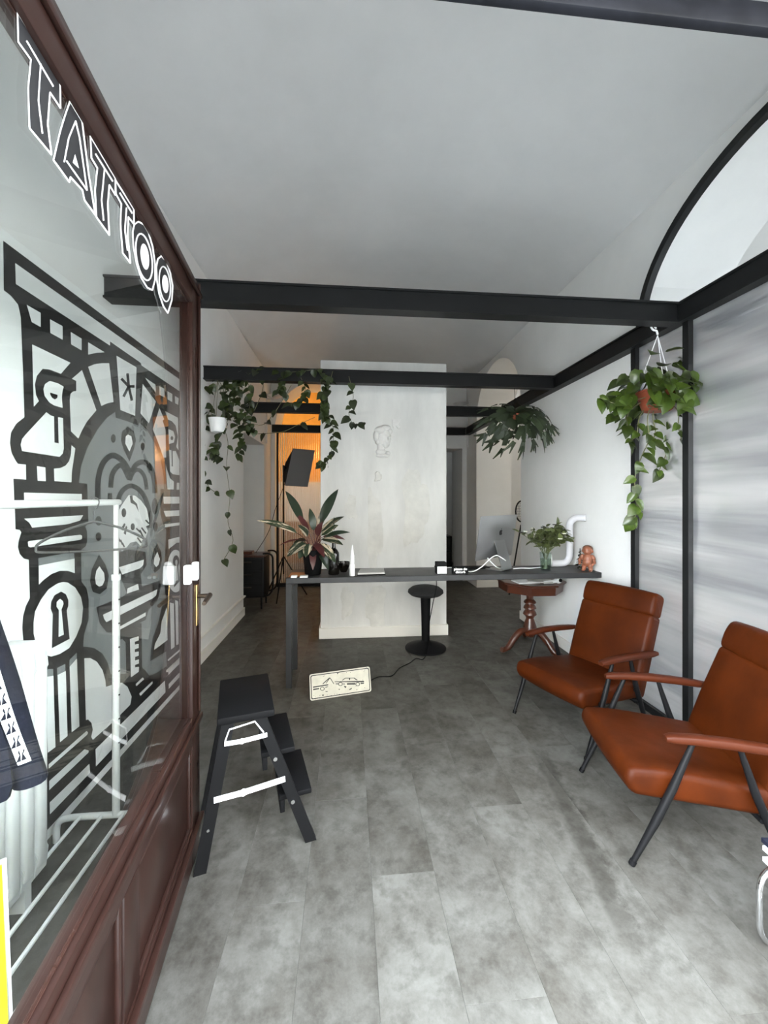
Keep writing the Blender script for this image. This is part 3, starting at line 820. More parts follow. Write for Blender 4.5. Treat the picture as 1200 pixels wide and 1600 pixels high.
put(TOPW, 'C', [(615, 1038), (645, 1060), (652, 1090), (630, 1150), (655, 1410), (600, 1435), (603, 1155), (578, 1120), (580, 1070)])
GB = [(130, 1110), (150, 960), (210, 790), (300, 630), (380, 530), (455, 478), (460, 530), (560, 560), (665, 600), (670, 572), (740, 640), (810, 760), (860, 900), (888, 1060), (890, 1165), (860, 1165), (858, 1370)]
fB, fD, fE = Zt('B'), Zt('D'), Zt('E')
poly = [fB(p) for p in GB]
poly += [fD(p) for p in [(820, 130), (840, 200), (870, 270), (860, 480), (852, 700), (868, 850), (835, 900), (800, 1060), (755, 1180), (738, 1290)]]
poly += [fE(p) for p in [(805, 245), (920, 175), (925, 280), (850, 330), (800, 350), (760, 300), (625, 335), (520, 340), (500, 260), (460, 190), (400, 150), (330, 140)]]
poly += [(129.8, 1011), (130.5, 993), (138, 967.5), (138.3, 937.5), (135, 919.5), (127, 909), (126, 859.5), (133.5, 853.5), (135.8, 846), (135.8, 831), (132.8, 822.8), (137.7, 817.5), (137, 792), (136, 756)]
GR.append([poly])
put(TOP, 'B', [(565, 610), (620, 650), (638, 730), (620, 810), (580, 920), (530, 820), (503, 730), (515, 650)])
put(TOPW, 'B', [(565, 680), (595, 695), (607, 760), (578, 832), (540, 760), (545, 695)])
put(TOP, 'B', ellp(435, 715, 22, 38)); put(TOP, 'B', ellp(698, 785, 18, 35))
def curve(pts, n=7):
    q = smoothpath([(p[0], p[1], 0) for p in pts], n); return [(p.x, p.y) for p in q]
puts(TOP, 'B', curve([(298, 1250), (300, 1080), (340, 940), (420, 868), (500, 900), (560, 980), (582, 1070)]), 50)
puts(TOP, 'B', curve([(582, 1070), (630, 960), (700, 925), (765, 970), (800, 1080), (808, 1190)]), 45)
puts(TOP, 'B', curve([(412, 1140), (425, 1040), (470, 970), (520, 965), (570, 1060)]), 45)
puts(TOP, 'B', curve([(732, 1160), (715, 1060), (670, 1000), (620, 1010), (585, 1080)]), 35)
puts(TOP, 'B', curve([(470, 1290), (510, 1190), (580, 1140), (650, 1160), (710, 1230), (750, 1340), (765, 1420), (755, 1500)]), 42)
puts(TOP, 'B', curve([(405, 1215), (405, 1260)]), 40)
put(TOPW, 'D', [(440, 140), (480, 60), (520, 0), (545, -35), (600, -30), (650, 10), (700, 80), (720, 180), (720, 220), (690, 230), (710, 270), (690, 330), (660, 350), (650, 400), (610, 360), (560, 370), (520, 420), (490, 445), (455, 420), (440, 390), (440, 300)])
T3 = []
put(T3, 'D', [(552, -30), (560, 30), (600, 50), (630, 110), (615, 40), (580, 5), (575, -32)])
put(T3, 'D', ellp(502, 115, 20, 38)); put(T3, 'D', ellp(578, 235, 18, 30))
put(T3, 'D', [(475, 255), (505, 203), (517, 215), (492, 268)]); put(T3, 'D', [(500, 290), (520, 225), (532, 238), (518, 305)])
for a, b_ in (((610, 250), (640, 280)), ((640, 265), (665, 320)), ((655, 245), (690, 290)), ((455, 330), (470, 360)), ((475, 350), (490, 385)), ((490, 375), (505, 405)), ((620, 330), (650, 370)), ((690, 180), (715, 205))): puts(T3, 'D', [a, b_], 13)
put(TOP, 'C', ellp(1020, 225, 32, 50)); put(TOP, 'C', ellp(1020, 390, 30, 45))
put(TOP, 'D', ellp(775, 235, 20, 40)); put(TOP, 'D', ellp(770, 60, 26, 70))
put(TOP, 'D', [(293, 470), (350, 560), (378, 650), (360, 760), (300, 810), (240, 790), (217, 700), (230, 600)])
put(TOPW, 'D', [(295, 572), (335, 630), (340, 690), (320, 735), (292, 745), (265, 725), (258, 670), (268, 610)])
put(TOP, 'D', [(790, 375), (820, 440), (833, 510), (815, 590), (770, 628), (745, 590), (740, 520), (760, 430)])
put(TOPW, 'D', [(790, 450), (812, 510), (800, 560), (780, 578), (760, 550), (765, 500)])
put(TOP, 'D', [(450, 460), (500, 440), (540, 430), (640, 440), (690, 450), (700, 560), (650, 640), (660, 745), (820, 690), (820, 760), (790, 870), (720, 940), (690, 1030), (480, 1130), (360, 1135), (300, 1060), (270, 920), (500, 830), (530, 800), (500, 720), (440, 600)])
for q in ([(462, 580), (675, 515), (670, 560), (640, 590), (490, 642)], [(535, 760), (625, 722), (632, 770), (530, 805)], [(325, 985), (790, 768), (780, 820), (750, 845), (355, 1048), (335, 1020)], [(470, 1085), (690, 965), (690, 995), (470, 1112)]): put(TOPW, 'D', q)
put(TOP, 'E', [(575, -10), (740, -30), (745, 290), (765, 330), (640, 375), (630, 340), (625, 110), (600, 85), (575, 90)])
put(TOPW, 'E', [(655, 85), (718, 65), (718, 95), (690, 105), (690, 125), (718, 120), (718, 150), (690, 160), (690, 180), (718, 175), (718, 205), (692, 215), (692, 240), (720, 232), (720, 262), (692, 272), (692, 290), (720, 285), (720, 320), (662, 362)])
for q in ([(45, 360), (105, 350), (120, 865), (65, 905)], [(135, 345), (195, 315), (207, 785), (152, 830)], [(222, 285), (275, 225), (293, 715), (237, 758)]): put(WH, 'E', q)
for q in ([(45, 305), (105, 300), (105, 350), (48, 358)], [(132, 295), (192, 265), (192, 315), (135, 345)], [(222, 235), (275, 185), (275, 225), (222, 285)]): put(GR, 'E', q)
put(WH, 'E', [(328, 225), (370, 222), (420, 250), (460, 310), (480, 380), (485, 430), (560, 405), (600, 400), (640, 430), (670, 500), (660, 560), (610, 610), (540, 680), (390, 812), (378, 790), (390, 740), (380, 690), (355, 665), (340, 670)])
for q in ([(70, 990), (345, 748), (355, 760), (350, 775), (72, 1020)], [(75, 1110), (330, 880), (360, 890), (358, 905), (75, 1175)], [(78, 1265), (365, 985), (370, 1050), (80, 1350)], [(410, 880), (910, 385), (915, 470), (412, 1005)], [(700, 410), (750, 362), (760, 375), (705, 425)], [(725, 480), (820, 390), (822, 405), (735, 495)]): put(WH, 'E', q)
tl, tr = onx(-60, 318, XM), onx(297, 590, XM)
zt_, zb_ = onx(286, 576, XM).z, onx(299, 1082, XM).z
mur = thing('mural_panel', (XM, (tl.y + tr.y) / 2, zb_), 'large black, white and grey mural panel on the left wall', 'mural')
build('board', MB().rbox(XL + 0.002, XM - 0.001, 0.95, tr.y, zb_, zt_, 0.003, 1), 'mural_white', mur)
def mp_(off): return lambda a, b_: tuple(onx(a, b_, XM) + Vector((off, 0, 0)))
for nm, lst, mm, off in (('black_shape', BL, 'mural_black', 0.0), ('grey_shape', GR, 'mural_grey', 0.0012), ('white_shape', WH, 'mural_white', 0.0018), ('black_shape', TOP, 'mural_black', 0.0030), ('white_shape', TOPW, 'mural_white', 0.0042), ('black_shape', T3, 'mural_black', 0.0054)):
    for grp in lst: build(nm, flat(grp, mp_(off)), mm, mur, smooth=0, recalc=False)

# ================================================================ RADIATOR
rad = thing('column_radiator', (-1.2, 1.2, 0.0), 'white cast column radiator below the mural by the door', 'radiator')
for k in range(7):
    y = 1.60 - k * 0.062
    mb = MB()
    for x in (-1.29, -1.225, -1.16):
        mb.rbox(x - 0.022, x + 0.022, y - 0.0265, y + 0.0265, 0.12, 0.92, 0.016, 3)
    pts = [(-1.308, 0.86), (-1.300, 0.935), (-1.27, 0.955), (-1.18, 0.955), (-1.15, 0.935), (-1.142, 0.86), (-1.15, 0.845), (-1.30, 0.845)]
    f = lambda a, b_, d: (a, d, b_)
    mb.prism(pts, f, y - 0.028, y + 0.028)
    mb.prism([(a, 1.03 - b_) for a, b_ in pts], f, y - 0.028, y + 0.028)
    build('section', mb, 'white', rad)
build('foot', MB().box(-1.29, -1.16, 1.54, 1.57, 0, 0.09), 'white', rad)
build('foot', MB().box(-1.29, -1.16, 1.26, 1.29, 0, 0.09), 'white', rad)

# ================================================================ GARMENT RACK
rk = thing('garment_rack', (-1.0, 1.3, 0), 'white tubular garment rack behind the glass door', 'clothes rack')
yr, xr_ = 1.85, onz(182, 1272, 0.10).x
zt2 = 1.478
build('hanging_rail', MB().tube([(xr_, 0.78, zt2), (xr_, yr + 0.02, zt2)], 0.013, 12), 'white', rk)
for y in (yr, 0.8):
    build('upright', MB().tube([(xr_, y, 0.10), (xr_, y, 1.15)], 0.015, 12), 'white', rk)
    build('upper_upright', MB().tube([(xr_, y, 1.13), (xr_, y, zt2)], 0.0105, 12), 'white', rk)
    build('collar', MB().tube([(xr_, y, 1.135), (xr_, y, 1.16)], 0.018, 12), 'whitep', rk)
    xa, xb = -1.265, -0.76
    build('base_tube', MB().tube(smoothpath([(xa, y, 0.0), (xa, y, 0.055), (xa + 0.012, y, 0.085), (xa + 0.06, y, 0.10), ((xa + xb) / 2, y, 0.10), (xb - 0.06, y, 0.10), (xb - 0.012, y, 0.085), (xb, y, 0.055), (xb, y, 0.0)], 4), 0.0135, 10), 'white', rk)
for x in (-1.165, -1.075, -0.985, -0.895):
    build('shelf_bar', MB().tube([(x, 0.8, 0.105), (x, yr, 0.105)], 0.0075, 8), 'white', rk)
for k in range(7):
    build('height_hole', MB().tube([(xr_ + 0.0148, yr - 0.004, 0.42 + k * 0.105), (xr_ + 0.0158, yr - 0.0045, 0.42 + k * 0.105)], 0.004, 8), 'blackplastic', rk)
# empty hanger
hg = thing('clothes_hanger', (xr_, 1.70, zt2), 'grey plastic hanger hanging empty on the white rack rail', 'hanger')
M['hanger'] = mat('grey_hanger', (0.05, 0.05, 0.052), 0.4)
def hanger(root, y, m, tw=0.0, wsc=1.0):
    def q(a, z):
        a *= wsc
        return (xr_ + a * math.cos(tw), y + a * math.sin(tw), zt2 + z)
    mb = MB()
    mb.tube(smoothpath([q(-0.016, 0.010), q(-0.005, 0.0215), q(0.012, 0.0165), q(0.017, 0.0), q(0.008, -0.022), q(0.0, -0.03), q(0, -0.075)], 5), 0.0025, 8)
    build('hook', mb, m, root)
    loop = smoothpath([q(0, -0.075), q(0.10, -0.105), q(0.19, -0.15), q(0.205, -0.175), q(0.18, -0.19), q(0, -0.195), q(-0.18, -0.19), q(-0.205, -0.175), q(-0.19, -0.15), q(-0.10, -0.105), q(0, -0.075)], 5)
    build('shoulder_loop', MB().tube(loop, 0.005, 8), m, root)
hanger(hg, 1.70, 'hanger', 0.42, 0.88)
# jacket
jk = thing('track_jacket', (xr_, 1.16, 0.6), 'dark navy track jacket with white banded sleeve hanging at the left edge', 'jacket')
YJ = 1.04
hanger(jk, YJ, 'blackplastic', 0.0, 0.7)
def jgrid(rows, mname, nm, par):
    mb = MB(); k = len(rows[0]); vs = []; fs = []
    for r in rows: vs += r
    for i in range(len(rows) - 1):
        for j in range(k):
            fs.append((i * k + j, i * k + (j + 1) % k, (i + 1) * k + (j + 1) % k, (i + 1) * k + j))
    fs.append(tuple(range(k))); fs.append(tuple((len(rows) - 1) * k + j for j in range(k)))
    return build(nm, mb.add(vs, fs), mname, par)
rows = []
for z, wx, wy in ((1.39, 0.05, 0.045), (1.37, 0.08, 0.05), (1.33, 0.11, 0.055), (1.22, 0.125, 0.07), (1.05, 0.155, 0.08), (0.88, 0.19, 0.085), (0.80, 0.20, 0.085), (0.765, 0.19, 0.075)):
    rows.append([(xr_ + wx * math.cos(t) * (1 + 0.05 * math.sin(7 * t + z * 9)), YJ + wy * math.sin(t) * (1 + 0.16 * math.sin(5 * t + z * 5)), z) for t in [2 * PI * i / 28 for i in range(28)]])
jgrid(rows, 'navy', 'body', jk)
for sgn in (1, -1):
    rows = []
    for k in range(10):
        f = k / 9
        cx_ = xr_ + (0.055 + 0.15 * f if sgn > 0 else -0.12 - 0.03 * f); cz = 1.33 - 0.56 * f; cy = YJ + 0.01 + (0.05 * f if sgn > 0 else -0.02)
        rr = 0.062 - 0.026 * f
        rows.append([(cx_ + rr * math.cos(t) * (1 + 0.06 * math.sin(4 * t + 9 * f)), cy + rr * math.sin(t), cz) for t in [2 * PI * i / 16 for i in range(16)]])
    sl = jgrid(rows, 'navy', 'sleeve', jk)
    if sgn > 0:
        mb = MB(); vs = []; fs = []; marks = MB()
        for k in range(13):
            f = 0.40 + 0.48 * k / 12
            cx_ = xr_ + 0.055 + 0.15 * f; cz = 1.33 - 0.56 * f; cy = YJ + 0.01 + 0.05 * f; rr = 0.062 - 0.026 * f + 0.0035
            for t in (-1.05, -0.75, -0.45):
                vs.append((cx_ + rr * math.cos(t) * (1 + 0.06 * math.sin(4 * t + 9 * f)), cy + rr * math.sin(t), cz))
        for k in range(12):
            for j in range(2):
                a = k * 3 + j; fs.append((a, a + 1, a + 4, a + 3))
        build('white_band', mb.add(vs, fs), 'paper', sl, recalc=False)
        for k in range(7):
            f = 0.44 + 0.40 * k / 6
            cx_ = xr_ + 0.055 + 0.15 * f; cz = 1.33 - 0.56 * f; cy = YJ + 0.01 + 0.05 * f; rr = 0.062 - 0.026 * f + 0.0055
            def q(t, dz): return (cx_ + rr * math.cos(t) * (1 + 0.06 * math.sin(4 * t + 9 * f)), cy + rr * math.sin(t), cz + dz)
            for s2 in (-1, 1):
                c0 = -0.75 + s2 * 0.10
                marks.add([q(c0, 0.016), q(c0 + s2 * 0.05, 0.010), q(c0 - s2 * 0.02, 0.002), q(c0 + s2 * 0.13, -0.014), q(c0 - s2 * 0.09, -0.014), q(c0 - s2 * 0.06, 0.004)], [(0, 1, 2, 3, 4, 5)])
        build('emblem_print', marks, 'navy', sl, smooth=0, recalc=False)
# yellow sign board leaning behind the door
a = onz(20, 1600, 0.24)
yb_ = thing('yellow_board', (-0.84, 0.98, 0), 'yellow card board with white edge at the lower left corner of the photo', 'sign')
pA, pB = onz(20.5, 1598, 0.24), ond(10, 1341, 0.96)
axis = (pB - pA).normalized(); base = pA - axis * ((pA.z - 0.116) / axis.z)
side = Vector((-0.80, -0.60, 0)); tk = side.cross(axis).normalized()
top = pB
def card(off, w0, w1, shr, m, nm, par):
    mb = MB(); vs = []
    for d in (0, 1):
        for (w, p) in ((w0, base), (w1, base), (w1, top), (w0, top)):
            sgn_ = 1 if p is base else -1
            vs.append(p + side * w + axis * shr * sgn_ + tk * (off + d * 0.004))
    mb.add(vs, [(0, 1, 2, 3), (7, 6, 5, 4), (0, 4, 5, 1), (1, 5, 6, 2), (2, 6, 7, 3), (3, 7, 4, 0)])
    return build(nm, mb, m, par, smooth=0)
card(0, 0, 0.34, 0.0, 'paper', 'backing_card', yb_)
card(0.0042, 0.008, 0.332, 0.008, 'yellow', 'yellow_face', yb_); card(-0.0042, 0.008, 0.332, 0.008, 'yellow', 'yellow_face', yb_)

# ================================================================ STEP LADDER
st = thing('step_stool', (-0.38, 1.85, 0), 'black folding three-step stool with white stay bars beside the open door', 'step stool')
LA, LB = onz(312, 1368, 0), onz(486, 1315, 0)
ax = (LB - LA).normalized(); ay = Vector((-ax.y, ax.x, 0))
def lp_(a, b_, z): return LA + ax * a + ay * b_ + Vector((0, 0, z))
SW = (LB - LA).length
DEP = 0.345
tz = 0.612
tx0, tx1 = 0.075, 0.275
def lbox(a0, a1, b0, b1, z0, z1, r=0.004):
    mb = MB().rbox(a0, a1, b0, b1, z0, z1, r, 2); mb.v = [tuple(lp_(*p)) for p in mb.v]; return mb
build('platform', lbox(tx0 - 0.012, tx1 + 0.012, -0.012, DEP + 0.012, tz - 0.03, tz, 0.006), 'blackplastic', st)
def leg(b0, xb, xt, nm):
    wl = 0.048; t = 0.022
    vs = []
    for bb in (b0, b0 + t):
        for (a, z) in ((xb - wl / 2, 0), (xb + wl / 2, 0), (xt + wl / 2, tz - 0.03), (xt - wl / 2, tz - 0.03)):
            vs.append(lp_(a, bb, z))
    return build(nm, MB().add(vs, [(0, 1, 2, 3), (7, 6, 5, 4), (0, 4, 5, 1), (1, 5, 6, 2), (2, 6, 7, 3), (3, 7, 4, 0)]), 'blackmetal', st)
for b0 in (0.0, DEP - 0.022):
    leg(b0, 0.0, tx0 + 0.03, 'rear_leg'); leg(b0, SW, tx1 - 0.045, 'front_leg')
def legx(z): return SW + (tx1 - 0.045 - SW) * z / (tz - 0.03)
for z in (0.215, 0.415):
    x = legx(z)
    build('step', lbox(x - 0.055, x + 0.085, 0.024, DEP - 0.024, z - 0.022, z, 0.004), 'blackplastic', st)
    build('step_apron', lbox(x - 0.05, x - 0.03, 0.024, DEP - 0.024, z - 0.075, z - 0.022, 0.003), 'blackplastic', st)
    build('bolt', MB().tube([lp_(x, -0.004, z - 0.02), lp_(x, 0.0, z - 0.02)], 0.0085, 12), 'chrome', st)
def rearx(z): return (tx0 + 0.03) * z / (tz - 0.03)
for z0, z1, r_ in ((0.288, 0.305, 0.0105), (0.505, 0.508, 0.008)):
    p, q = lp_(rearx(z0), -0.006, z0), lp_(legx(z1), -0.006, z1); mid = p.lerp(q, 0.4) + Vector((0, 0, -0.004))
    o = build('stay_bar', MB().beam(p, mid, 0.006, 2 * r_).beam(mid, q, 0.006, 2 * r_), 'whitep', st)
    build('hinge', MB().tube([mid + ay * 0.006, mid - ay * 0.006], r_ * 1.15, 12), 'whitep', o)
build('wire_handle', MB().tube([lp_(rearx(0.52), -0.004, 0.515), lp_(rearx(0.54) + 0.012, -0.004, 0.558), lp_(legx(0.56) - 0.03, -0.004, 0.572), lp_(legx(0.53) - 0.006, -0.004, 0.52)], 0.0032, 8), 'whitep', st)
for z in (0.17,): build('bolt', MB().tube([lp_(rearx(z), -0.004, z), lp_(rearx(z), 0.0, z)], 0.006, 10), 'chrome', st)

# ================================================================ DESK
DZ, DY0, DY1, DX0 = 0.866, 3.165, 3.55, -0.487
dk = thing('reception_desk', (0.8, 3.35, 0), 'long narrow dark grey steel desk running to the right wall', 'desk')
build('desktop', MB().rbox(DX0, XR - 0.001, DY0, DY1, DZ - 0.045, DZ, 0.003, 1), 'desk', dk)
for y in (DY0, DY1 - 0.045):
    build('leg', MB().rbox(DX0, DX0 + 0.045, y, y + 0.045, 0, DZ - 0.045, 0.002, 1), 'desk', dk)
build('end_rail', MB().box(DX0, DX0 + 0.045, DY0 + 0.045, DY1 - 0.045, DZ - 0.09, DZ - 0.045), 'desk', dk)
def D(u, v): return onz(u, v, DZ)
# tan mat and card boxes
a = D(455, 901)
o = tag(build('leather_mat', MB().rbox(DX0 + 0.01, DX0 + 0.155, DY0 + 0.05, DY0 + 0.22, DZ, DZ + 0.004, 0.002, 1), 'tan'), 'tan leather pad on the left end of the desk', 'desk pad')
for u0, u1, nm in ((454, 463, 'small white card stack at the very left corner of the desk'), (468, 480, 'white card stack with grey top right of the corner one')):
    c0 = D(u0, 903.5)
    wd = (u1 - u0) * 3.1 / F
    x0_ = max(c0.x, DX0 + 0.004)
    r = thing('card_stack', (x0_ + wd / 2, DY0 + 0.03, DZ), nm, 'cards')
    for k in range(3):
        z = DZ + k * 0.0052
        build('card', MB().box(x0_ + k * 0.001, x0_ + wd + k * 0.001, DY0 + 0.006, DY0 + 0.044, z, z + 0.005), 'paper' if (k < 2 or u0 < 460) else 'greypaper', r)
# potted stromanthe
pc = D(489, 897)
pr = thing('potted_stromanthe', pc, 'potted plant with cream-streaked and burgundy leaves in a black pot on the desk', 'plant')
build('pot', MB().lathe([(0.062, 0), (0.066, 0.004), (0.086, 0.20), (0.082, 0.205), (0.078, 0.195), (0.074, 0.17)], pc, 28), 'blackplastic', pr)
build('soil', MB().lathe([(0.0, 0.185), (0.076, 0.185)], pc, 20, cap=False), 'soil', pr)
def blade(L_, Wd, bend, name, nseg=8, fold=0.25, tipw=1.0):
    """leaf along +Y, drooping"""
    vs = []; fs = []
    y = z = 0.0; a = 0.0
    for i in range(nseg + 1):
        f = i / nseg
        w = Wd * (math.sin(PI * min(1, f ** 0.8)) ** 0.8) * 0.5 + (0.0006 if i in (0, nseg) else 0)
        vs += [(-w, y, z + fold * w), (0, y, z), (w, y, z + fold * w)]
        a = -bend * f * 2 * 1.0
        y += L_ / nseg * math.cos(a); z += L_ / nseg * math.sin(a)
    for i in range(nseg):
        b0 = i * 3
        fs += [(b0, b0 + 1, b0 + 4, b0 + 3), (b0 + 1, b0 + 2, b0 + 5, b0 + 4)]
    me = bpy.data.meshes.new(name); me.from_pydata(vs, [], fs); me.shade_smooth()
    return me
def place(me, name, parent, p, direction, up=(0, 0, 1), scale=1.0):
    o = bpy.data.objects.new(name, me); COL.objects.link(o); o.parent = parent
    y = Vector(direction).normalized(); upv = Vector(up)
    x = y.cross(upv)
    if x.length < 1e-3: x = y.cross(Vector((0.3, 0.9, 0.1)))
    x.normalize(); z = x.cross(y)
    R = Matrix((x, y, z)).transposed().to_4x4()
    l = rootof(parent).location
    o.matrix_local = Matrix.Translation(Vector(p) - l) @ R @ Matrix.Scale(scale, 4)
    return o
SLV = [((484, 842), (403, 812), 'strom', .055, 3.15), ((484, 845), (436, 851), 'stromred', .02, 3.2), ((486, 838), (446, 763), 'stromdark', .06, 3.38), ((492, 838), (526, 763), 'stromdark', .07, 3.3), ((490, 838), (512, 785), 'strom', .05, 3.35),
       ((494, 842), (536, 804), 'strom', .06, 3.35), ((494, 846), (545, 830), 'stromdark', .05, 3.25), ((492, 848), (534, 850), 'strom', .06, 3.2), ((486, 846), (450, 868), 'strom', .075, 3.12), ((486, 850), (468, 872), 'stromdark', .06, 3.18),
       ((489, 850), (489, 887), 'stromred', .045, 3.14), ((492, 850), (521, 876), 'strom', .07, 3.12), ((494, 852), (516, 892), 'stromdark', .06, 3.22), ((488, 838), (486, 795), 'stromdark', .05, 3.22), ((484, 848), (458, 850), 'stromdark', .06, 3.22),
       ((490, 840), (462, 800), 'stromred', .04, 3.3), ((494, 842), (528, 820), 'strom', .055, 3.3), ((490, 842), (500, 820), 'stromred', .05, 3.15), ((490, 846), (505, 868), 'stromred', .05, 3.12), ((486, 842), (470, 822), 'strom', .055, 3.15),
       ((492, 844), (540, 842), 'stromred', .045, 3.38), ((488, 848), (478, 868), 'strom', .06, 3.12)]
ctr = pc + Vector((0, 0, 0.20))
stems = MB()
for k, (b_, t, mm, w, dep) in enumerate(SLV):
    tip = ond(t[0], t[1], dep)
    root_ = ctr + Vector((random.uniform(-.03, .03), random.uniform(-.03, .03), -0.01))
    d = tip - root_
    start = root_ + d * 0.30 + Vector((0, 0, 0.055 + 0.10 * d.length * (1 if tip.z < ctr.z + 0.12 else 0.3)))
    stems.tube(smoothpath([root_, root_.lerp(start, 0.55) + Vector((0, 0, 0.02)), start], 4), 0.0028, 6)
    L_ = (tip - start).length * 1.06
    me = blade(L_, w * 1.25, 0.32, 'leaf', 9)
    me.materials.append(M[mm])
    view = (Vector((0, 0, HC)) - start).normalized()
    dr = (tip - start).normalized() + Vector((0, 0, 0.18))
    place(me, 'leaf', pr, start, dr, Vector((0, 0, 0.8)) + view * random.uniform(0.3, 1.0))
build('stems', stems, 'stromred', pr)
# dark bottle
bc = D(521.5, 897)
bt = thing('wine_bottle', bc, 'dark glass bottle holding a dried sprig beside the potted plant', 'bottle')
build('glass_body', MB().lathe([(0.0, 0.006), (0.03, 0.003), (0.042, 0.0), (0.0455, 0.006), (0.0455, 0.155), (0.043, 0.178), (0.030, 0.20), (0.018, 0.213), (0.0155, 0.23), (0.0155, 0.285), (0.018, 0.287), (0.018, 0.297), (0.012, 0.298)], bc, 28), 'bottle', bt)
mb = MB()
for k in range(7):
    z0 = 0.29 + 0.025 * k; th = k * 1.9
    mb.tube([bc + Vector((0, 0, z0)), bc + Vector((0.018 * math.cos(th), 0.018 * math.sin(th), z0 + 0.02))], 0.0025, 5)
mb.tube([bc + Vector((0, 0, 0.26)), bc + Vector((0.002, 0, 0.47))], 0.002, 6)
build('dried_sprig', mb, 'blackfabric', bt)
# bowl
wc = D(537, 893.5)
o = tag(build('black_bowl', MB().lathe([(0.0, 0.0), (0.025, 0.0), (0.027, 0.006), (0.040, 0.025), (0.052, 0.06), (0.053, 0.085), (0.050, 0.085), (0.048, 0.06), (0.035, 0.028), (0.0, 0.014)], wc, 28), 'bottle'), 'small glossy black bowl behind the dark bottle', 'bowl')
# white squeeze bottle
sc = D(550.5, 899.5)
sb = thing('spray_bottle', sc, 'slim white and clear bottle with pointed nozzle on the desk', 'bottle')
build('body', MB().lathe([(0.0, 0), (0.021, 0), (0.0225, 0.004), (0.0225, 0.085), (0.020, 0.094)], sc, 20), 'whitep', sb)
M['frost'] = mat('frosted_plastic', (0.75, 0.76, 0.76), 0.25)
build('clear_neck', MB().lathe([(0.020, 0.094), (0.019, 0.14), (0.017, 0.165), (0.013, 0.172)], sc, 20), 'frost', sb)
build('nozzle', MB().lathe([(0.013, 0.172), (0.011, 0.195), (0.006, 0.225), (0.003, 0.248), (0.0, 0.25)], sc, 16), 'whitep', sb)
# open notebook
nb = D(577, 897)
r = thing('notebook', nb, 'grey-white open notebook with black cover in the middle of the desk', 'notebook')
a0, a1 = D(556, 901.5), D(603, 899.5)
def quadbox(p4, z0, z1):
    vs = [(p[0], p[1], z0) for p in p4] + [(p[0], p[1], z1) for p in p4]
    return MB().add(vs, [(0, 1, 2, 3), (7, 6, 5, 4), (0, 4, 5, 1), (1, 5, 6, 2), (2, 6, 7, 3), (3, 7, 4, 0)])
x0_, x1_ = a0.x + 0.01, a1.x
p4 = [(x0_, DY0 + 0.05), (x1_, DY0 + 0.06), (x1_ + 0.01, DY0 + 0.27), (x0_ + 0.03, DY0 + 0.26)]
build('cover', quadbox(p4, DZ, DZ + 0.008), 'blackplastic', r)
p5 = [(x0_ + 0.006, DY0 + 0.056), (x1_ - 0.006, DY0 + 0.066), (x1_ + 0.004, DY0 + 0.262), (x0_ + 0.034, DY0 + 0.252)]
build('pages', quadbox(p5, DZ + 0.008, DZ + 0.02), 'greypaper', r)
# black card box
kc = D(690, 897)
r = thing('card_box', kc, 'black box with a blank white card in front near the desk middle', 'card holder')
build('box', MB().rbox(kc.x - 0.044, kc.x + 0.040, kc.y, kc.y + 0.06, DZ, DZ + 0.098, 0.003, 1), 'blackplastic', r)
build('white_card', MB().box(kc.x - 0.036, kc.x + 0.042, kc.y - 0.005, kc.y - 0.002, DZ + 0.004, DZ + 0.062), 'paper', r)
# small sign
gc = D(719.5, 897)
r = thing('desk_sign', gc, 'small black sign reading please do disturb on the desk', 'sign')
build('plate', MB().rbox(gc.x - 0.068, gc.x + 0.068, gc.y, gc.y + 0.025, DZ, DZ + 0.056, 0.002, 1), 'blackplastic', r)
def text(body, size, loc, rot, m, parent, name, bold=0.0, ext=0.0004):
    c = bpy.data.curves.new(name, 'FONT'); c.body = body; c.size = size; c.align_x = 'CENTER'; c.align_y = 'CENTER'; c.offset = bold; c.extrude = ext; c.space_line = 0.85
    t = bpy.data.objects.new(name + '_tmp', c); COL.objects.link(t)
    dg = bpy.context.evaluated_depsgraph_get()
    me = bpy.data.meshes.new_from_object(t.evaluated_get(dg)); bpy.data.objects.remove(t)
    me.materials.clear(); me.materials.append(M[m])
    o = bpy.data.objects.new(name, me); COL.objects.link(o); o.parent = parent
    o.location = Vector(loc) - rootof(parent).location; o.rotation_euler = rot
    return o
text('please do\ndisturb', 0.029, (gc.x, gc.y - 0.001, DZ + 0.0285), (PI / 2, 0, 0), 'letterwhite', r, 'sign_text', 0.0007)
# computer
ic = D(783, 890)
cmp_ = thing('desktop_computer', ic, 'silver all-in-one desktop computer seen from behind on its stand', 'computer')
th = math.radians(52)
nB = Vector((math.sin(math.radians(35)), -math.cos(math.radians(35)), 0))   # back normal
wx = Vector((-nB.y, nB.x, 0))
wx = Vector((math.cos(math.radians(35)), math.sin(math.radians(35)), 0))
tilt = math.radians(9)
upv = (Vector((0, 0, 1)) * math.cos(tilt) + nB * math.sin(tilt)).normalized()
nT = wx.cross(upv).normalized()
if nT.dot(nB) < 0: nT = -nT
SWD, SHT = 0.55, 0.385
scn_c = ic + Vector((0, 0, 0.095)) - nB * 0.075
def sp(a, b_, d): return scn_c + wx * a + upv * b_ + nT * d
mb = MB().rbox(-SWD / 2, SWD / 2, 0, SHT, -0.004, 0.004, 0.0038, 2)
nxs, nys = 12, 10; vs = []; fs = []
for j in range(nys + 1):
    for i in range(nxs + 1):
        fx, fy = i / nxs * 2 - 1, j / nys * 2 - 1
        vs.append((fx * SWD / 2, (fy + 1) * SHT / 2, 0.004 + 0.03 * (1 - fx * fx) * (1 - fy ** 4)))
for j in range(nys):
    for i in range(nxs):
        q = j * (nxs + 1) + i; fs.append((q, q + 1, q + nxs + 2, q + nxs + 1))
mb.add(vs, fs)
mb.v = [tuple(sp(*p)) for p in mb.v]
